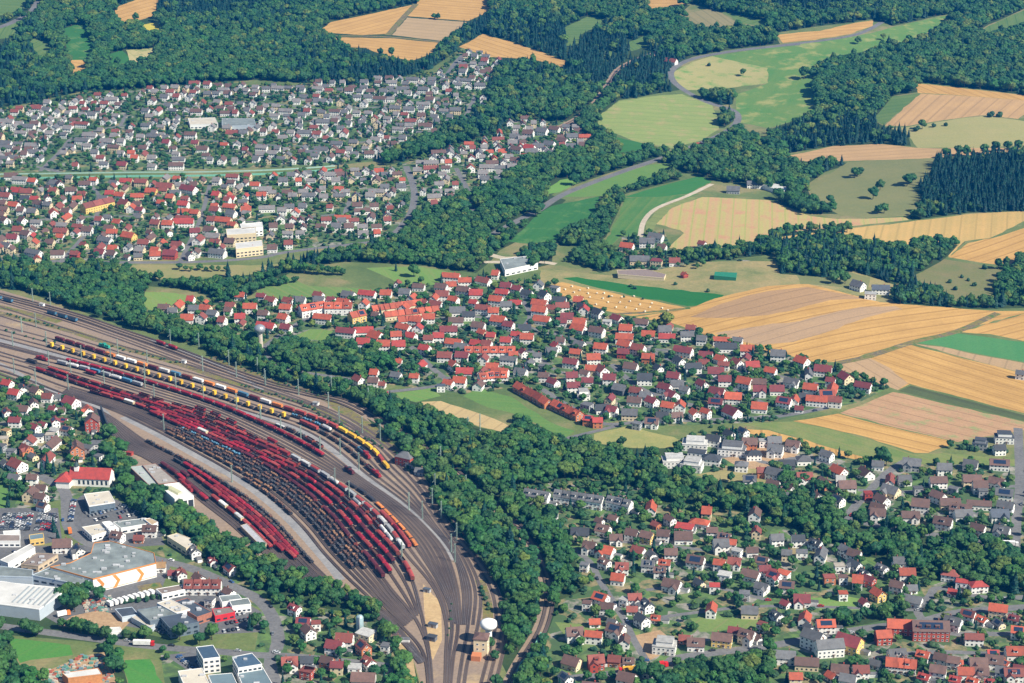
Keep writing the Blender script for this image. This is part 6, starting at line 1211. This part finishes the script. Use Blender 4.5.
for i in chosen:
    x, y, h, wd, k = T_[i]; k = int(k); kind = KINDS_T[k][0]
    o = empty({'broad': 'broadleaf_tree', 'conifer': 'conifer_tree', 'bush': 'garden_bush'}[kind], (x, y, tz[i] - .2), random.uniform(0, 6.28))
    c = mesh_obj('crown', CROWN[k], o); c.scale = (wd, wd, h); t = mesh_obj('trunk', TRUNK['broad' if kind == 'bush' else kind], o); t.scale = (wd, wd, h * (.7 if kind == 'bush' else 1))
    tag(o, None, {'broad': 'tree', 'conifer': 'conifer', 'bush': 'bush'}[kind], 'trees of the valley'); sz = 'big' if h > 12.5 else 'small' if h < 9.5 else 'mid-sized'
    reglab(o, '%s %s' % (sz, GREENN[k]), float(tpx[i]), float(tpy[i]))
def instanced(name, idx, label, cat):
    me = bpy.data.meshes.new(name); me.from_pydata([(T_[i, 0], T_[i, 1], tz[i] - .2) for i in idx], [], [])
    for nm, tp, vals in (('rot', 'FLOAT', [random.uniform(0, 6.283) for _ in idx]), ('pick', 'INT', [int(T_[i, 4]) for i in idx])):
        at = me.attributes.new(nm, tp, 'POINT'); at.data.foreach_set('value', vals)
    at = me.attributes.new('scl', 'FLOAT_VECTOR', 'POINT'); at.data.foreach_set('vector', np.array([(T_[i, 3], T_[i, 3], T_[i, 2]) for i in idx]).ravel())
    o = mesh_obj(name, me); tag(o, label, cat, kind='stuff')
    ng = bpy.data.node_groups.new(name + '_nodes', 'GeometryNodeTree'); ng.interface.new_socket('Geometry', in_out='INPUT', socket_type='NodeSocketGeometry'); ng.interface.new_socket('Geometry', in_out='OUTPUT', socket_type='NodeSocketGeometry')
    gi = ng.nodes.new('NodeGroupInput'); go = ng.nodes.new('NodeGroupOutput'); ip = ng.nodes.new('GeometryNodeInstanceOnPoints'); ci = ng.nodes.new('GeometryNodeCollectionInfo')
    ci.inputs['Collection'].default_value = PROTO; ci.inputs['Separate Children'].default_value = True; ip.inputs['Pick Instance'].default_value = True
    def at_(nm, tp):
        n_ = ng.nodes.new('GeometryNodeInputNamedAttribute'); n_.data_type = tp; n_.inputs['Name'].default_value = nm; return n_.outputs['Attribute']
    cx = ng.nodes.new('ShaderNodeCombineXYZ'); ng.links.new(at_('rot', 'FLOAT'), cx.inputs['Z'])
    ng.links.new(gi.outputs[0], ip.inputs['Points']); ng.links.new(ci.outputs[0], ip.inputs['Instance']); ng.links.new(at_('pick', 'INT'), ip.inputs['Instance Index']); ng.links.new(cx.outputs[0], ip.inputs['Rotation']); ng.links.new(at_('scl', 'FLOAT_VECTOR'), ip.inputs['Scale']); ng.links.new(ip.outputs[0], go.inputs[0])
    md = o.modifiers.new('trees', 'NODES'); md.node_group = ng
rest = [i for i in range(len(T_)) if i not in chosen]; print('trees', len(T_))
instanced('forest', [i for i in rest if T_[i, 4] < 5], 'dense dark green broadleaf woods and village trees filling the valley', 'woodland')
instanced('conifer_forest', [i for i in rest if 5 <= T_[i, 4] < 8], 'dark blue-green conifer woods on the far slopes', 'conifer wood')
instanced('shrubs', [i for i in rest if T_[i, 4] >= 8], 'low green shrubs and hedges scattered through the gardens', 'shrubs')

# ------------------------------------------------------------ cars, lorries, bales
CARC = {'white': (.75,.75,.74), 'silver': (.45,.47,.48), 'black': (.02,.02,.022), 'grey': (.16,.17,.18), 'red': (.45,.02,.02), 'blue': (.03,.09,.25), 'dark blue': (.02,.03,.08)}
def carmesh(c):
    mb = MB(); mb.box(-2.15,2.15,-.88,.88,.32,.85,0,.06,.05); mb.hull8([(-1.7,-.8,.85),(1.1,-.8,.85),(1.1,.8,.85),(-1.7,.8,.85)],[(-1.25,-.65,1.42),(.5,-.65,1.42),(.5,.65,1.42),(-1.25,.65,1.42)],1); mb.box(-1.2,.45,-.64,.64,1.42,1.47,0)
    for x in (-1.35,1.35):
        for y in (-.9,.7): mb.cyl((x,y,.33),.33,'y',.2,2,8)
    return mb.mesh('parked_car',[plain('car_paint_'+c.replace(' ','_'), CARC[c], .3, .03), GLASS, plain('tyre',(.02,.02,.02),.9)])
CK = ['white','silver','black','grey','red','blue','dark blue','silver','black','grey']
NC = 0
def car(x, y, ya, where, px, py):
    global NC
    if NC >= 298: return
    NC += 1; c = random.choice(CK); o = mesh_obj('parked_car', cached(('car', c), lambda: carmesh(c))); o.location = (x, y, H(x, y) + .08); o.rotation_euler = (0, 0, ya); tag(o, None, 'car', 'parked cars'); reglab(o, '%s parked car' % c, px, py, where)
def carrow(p0, p1, where, dens=.85, ang=1.57):
    A, B = P(*p0), P(*p1); L = (B - A).length; ya = math.atan2(B.y - A.y, B.x - A.x); n = int(L / 2.9)
    for i in range(n):
        if random.random() > dens: continue
        c = A.lerp(B, (i + .5) / n); px, py, _ = PIX(c.x, c.y, c.z); car(c.x, c.y, ya + ang, where, float(px), float(py))
for j, xx in enumerate((2, 6, 11, 16, 22, 27, 37, 42, 47, 52)):
    carrow((xx + 4, 514), (xx, 531), 'in %s column of left car park' % ORD[j], .9)
carrow((74,500),(70,524),'in row beside the showroom'); carrow((84,518),(120,508),'in row above beige showroom'); carrow((90,522),(128,511),'in second row above showroom'); carrow((118,518),(152,512),'in row behind sales hall'); carrow((120,505),(140,514),'in slanting row by trees'); carrow((84,514),(112,506),'in row below car showroom')
carrow((214,620),(250,612),'in upper row by red shop'); carrow((216,626),(256,618),'in middle row by red shop'); carrow((222,632),(258,626),'in lower row by red shop'); carrow((178,656),(192,668),'in small lot at bottom left'); carrow((146,626),(166,634),'in row below dark halls', .8); carrow((205,655),(190,672),'beside the solar-roofed block', .6); carrow((12,553),(34,547),'beside the white storage hall', .5)
for i, (c, wd) in enumerate(ROADS[:52]):
    if wd < 4 or CLS[classify([c[len(c)//2][0]], [c[len(c)//2][1]])[0]] == 'yard': continue
    d = np.r_[0, np.cumsum(np.linalg.norm(np.diff(c, axis=0), axis=1))]; s = 15
    while s < d[-1] - 10:
        s += random.uniform(22, 110); x, y = np.interp(s, d, c[:, 0]), np.interp(s, d, c[:, 1]); x2, y2 = np.interp(s + 2, d, c[:, 0]), np.interp(s + 2, d, c[:, 1]); ya = math.atan2(y2 - y, x2 - x)
        px, py, _ = PIX(x, y, H(x, y))
        if not (5 < px < 1018 and 350 < py < 680): continue
        o = wd / 2 - 1.3; sgn = random.choice((-1, 1)); car(x - math.sin(ya) * o * sgn, y + math.cos(ya) * o * sgn, ya, None, float(px), float(py))
print('cars', NC)
def lorry(px, py, ya, cab, boxc, L, name, label, cat):
    c = P(px, py); o = empty(name, (c.x, c.y, c.z + .05), ya); tag(o, label, cat)
    mb = MB(); mb.box(L/2 - 2.3, L/2, -1.25, 1.25, .6, 3.3, 0, .15, .08); mb.box(L/2 - .12, L/2 + .02, -1.0, 1.0, 1.9, 2.8, 1); mesh_obj('cab', mb.mesh('cab',[cab, GLASS]), o)
    mb = MB(); mb.box(-L/2, L/2 - 2.6, -1.27, 1.27, 1.1, 3.9); mesh_obj('box_body', mb.mesh('box_body',[boxc]), o)
    for x in (-L/2 + 1.5, -L/2 + 2.8, L/2 - 1.3):
        for y in (-1.2, .95):
            mb = MB(); mb.cyl((0, 0, .5), .5, 'y', .25, 0, 10); w_ = mesh_obj('wheel', mb.mesh('wheel',[plain('tyre',(.02,.02,.02))]), o); w_.location = (x, y, 0)
pr, py_, pw = plain('lorry_red',(.6,.02,.02),.4), plain('lorry_yellow',(.75,.40,.03),.5), plain('lorry_white',(.75,.75,.74),.5)
lorry(631, 672, math.pi + .12, pr, py_, 16, 'lorry', 'yellow-sided lorry with red cab on the lower village road', 'lorry'); lorry(662, 667, .2, pr, pr, 8, 'delivery_truck', 'small red truck on the road ahead of the yellow lorry', 'truck')
lorry(144, 645.5, -.05, pr, pw, 14, 'lorry', 'white lorry with red cab on the bottom left road', 'lorry'); lorry(1010, 546, -.1, pw, pw, 12, 'bus', 'white bus on the road at the right edge', 'bus'); lorry(70, 533, 1.9, plain('lorry_orange',(.7,.2,.04)), plain('lorry_orange',(.7,.2,.04)), 7, 'delivery_truck', 'small orange truck on the bend by the car park', 'truck'); lorry(64, 616, .5, plain('lorry_orange',(.7,.2,.04)), pw, 9, 'delivery_truck', 'orange and white truck on the lot below factory trees', 'truck')
for i in range(9):
    lorry(110 + i * 5.2, 606 - i * 1.4, 2.25, pw, pw, 6, 'white_van', '%s white box van from left in the row above depot' % ORD[i], 'van')
balem = MB(); balem.cyl((-.75, 0, .9), .9, 'x', 1.5, 0, 12); BALE = balem.mesh('hay_bale',[plain('straw_wrap',(.62,.56,.42),.8)])
rb = random.Random(5); bales = []
BP = [(556,288),(565,290),(572,287),(580,291),(588,294),(597,294),(590,298),(577,297),(566,297),(603,299),(612,297),(608,303),(620,303),(630,302),(626,308),(640,305),(650,308),(636,310),(662,309),(668,311),(596,305),(584,302),(574,293),(616,308),(645,312),(570,300),(652,304),(559,293),(588,289),(604,294),(622,298),(634,297)]
for px, py in BP:
    c = P(px, py); o = mesh_obj('hay_bale', BALE); o.location = c; o.rotation_euler = (0, 0, rb.uniform(0, 3.14)); tag(o, None, 'hay bale', 'round bales on the stubble'); reglab(o, 'small pale round hay bale', px, py, 'on field above central village')
# small scrap heaps in the scrap yard, one mass nobody could count
mb = MB(); rs = random.Random(9); cols = [plain('scrap_a',(.35,.10,.06)), plain('scrap_b',(.15,.22,.25)), plain('scrap_c',(.45,.40,.33)), plain('scrap_d',(.10,.25,.20))]
for _ in range(420):
    c = P(rs.uniform(48, 112), rs.uniform(656, 684)) if rs.random() < .75 else P(rs.uniform(84, 112), rs.uniform(596, 612)); 
    if CLS[classify([c.x],[c.y])[0]] not in ('road',): continue
    s = rs.uniform(.3, 1.5); mb.box(c.x - s, c.x + s, c.y - s * .7, c.y + s * .7, c.z - .1, c.z + s * .9, rs.randrange(4), s * .2, s * .15)
tag(mesh_obj('scrap_heaps', mb.mesh('scrap_heaps', cols)), 'jumbled scrap and building waste heaps in the bottom left yard', 'scrap', kind='stuff')
finish_labels()
# ------------------------------------------------------------ haze: real air round the camera and the valley
me = MB(); me.box(-9500, 9500, -800, 14500, -40, CAM_H + 60); hz = mesh_obj('haze', me.mesh('haze', [])); tag(hz, kind='stuff')
m = bpy.data.materials.new('haze_air'); m.use_nodes = True; n = m.node_tree; n.nodes.clear(); out = n.nodes.new('ShaderNodeOutputMaterial'); pv = n.nodes.new('ShaderNodeVolumePrincipled')
pv.inputs['Color'].default_value = (*HAZE_COLOR, 1); pv.inputs['Density'].default_value = HAZE_DENSITY; pv.inputs['Anisotropy'].default_value = .1; n.links.new(pv.outputs[0], out.inputs['Volume']); hz.data.materials.append(m)
SC.cycles.volume_max_steps = 64
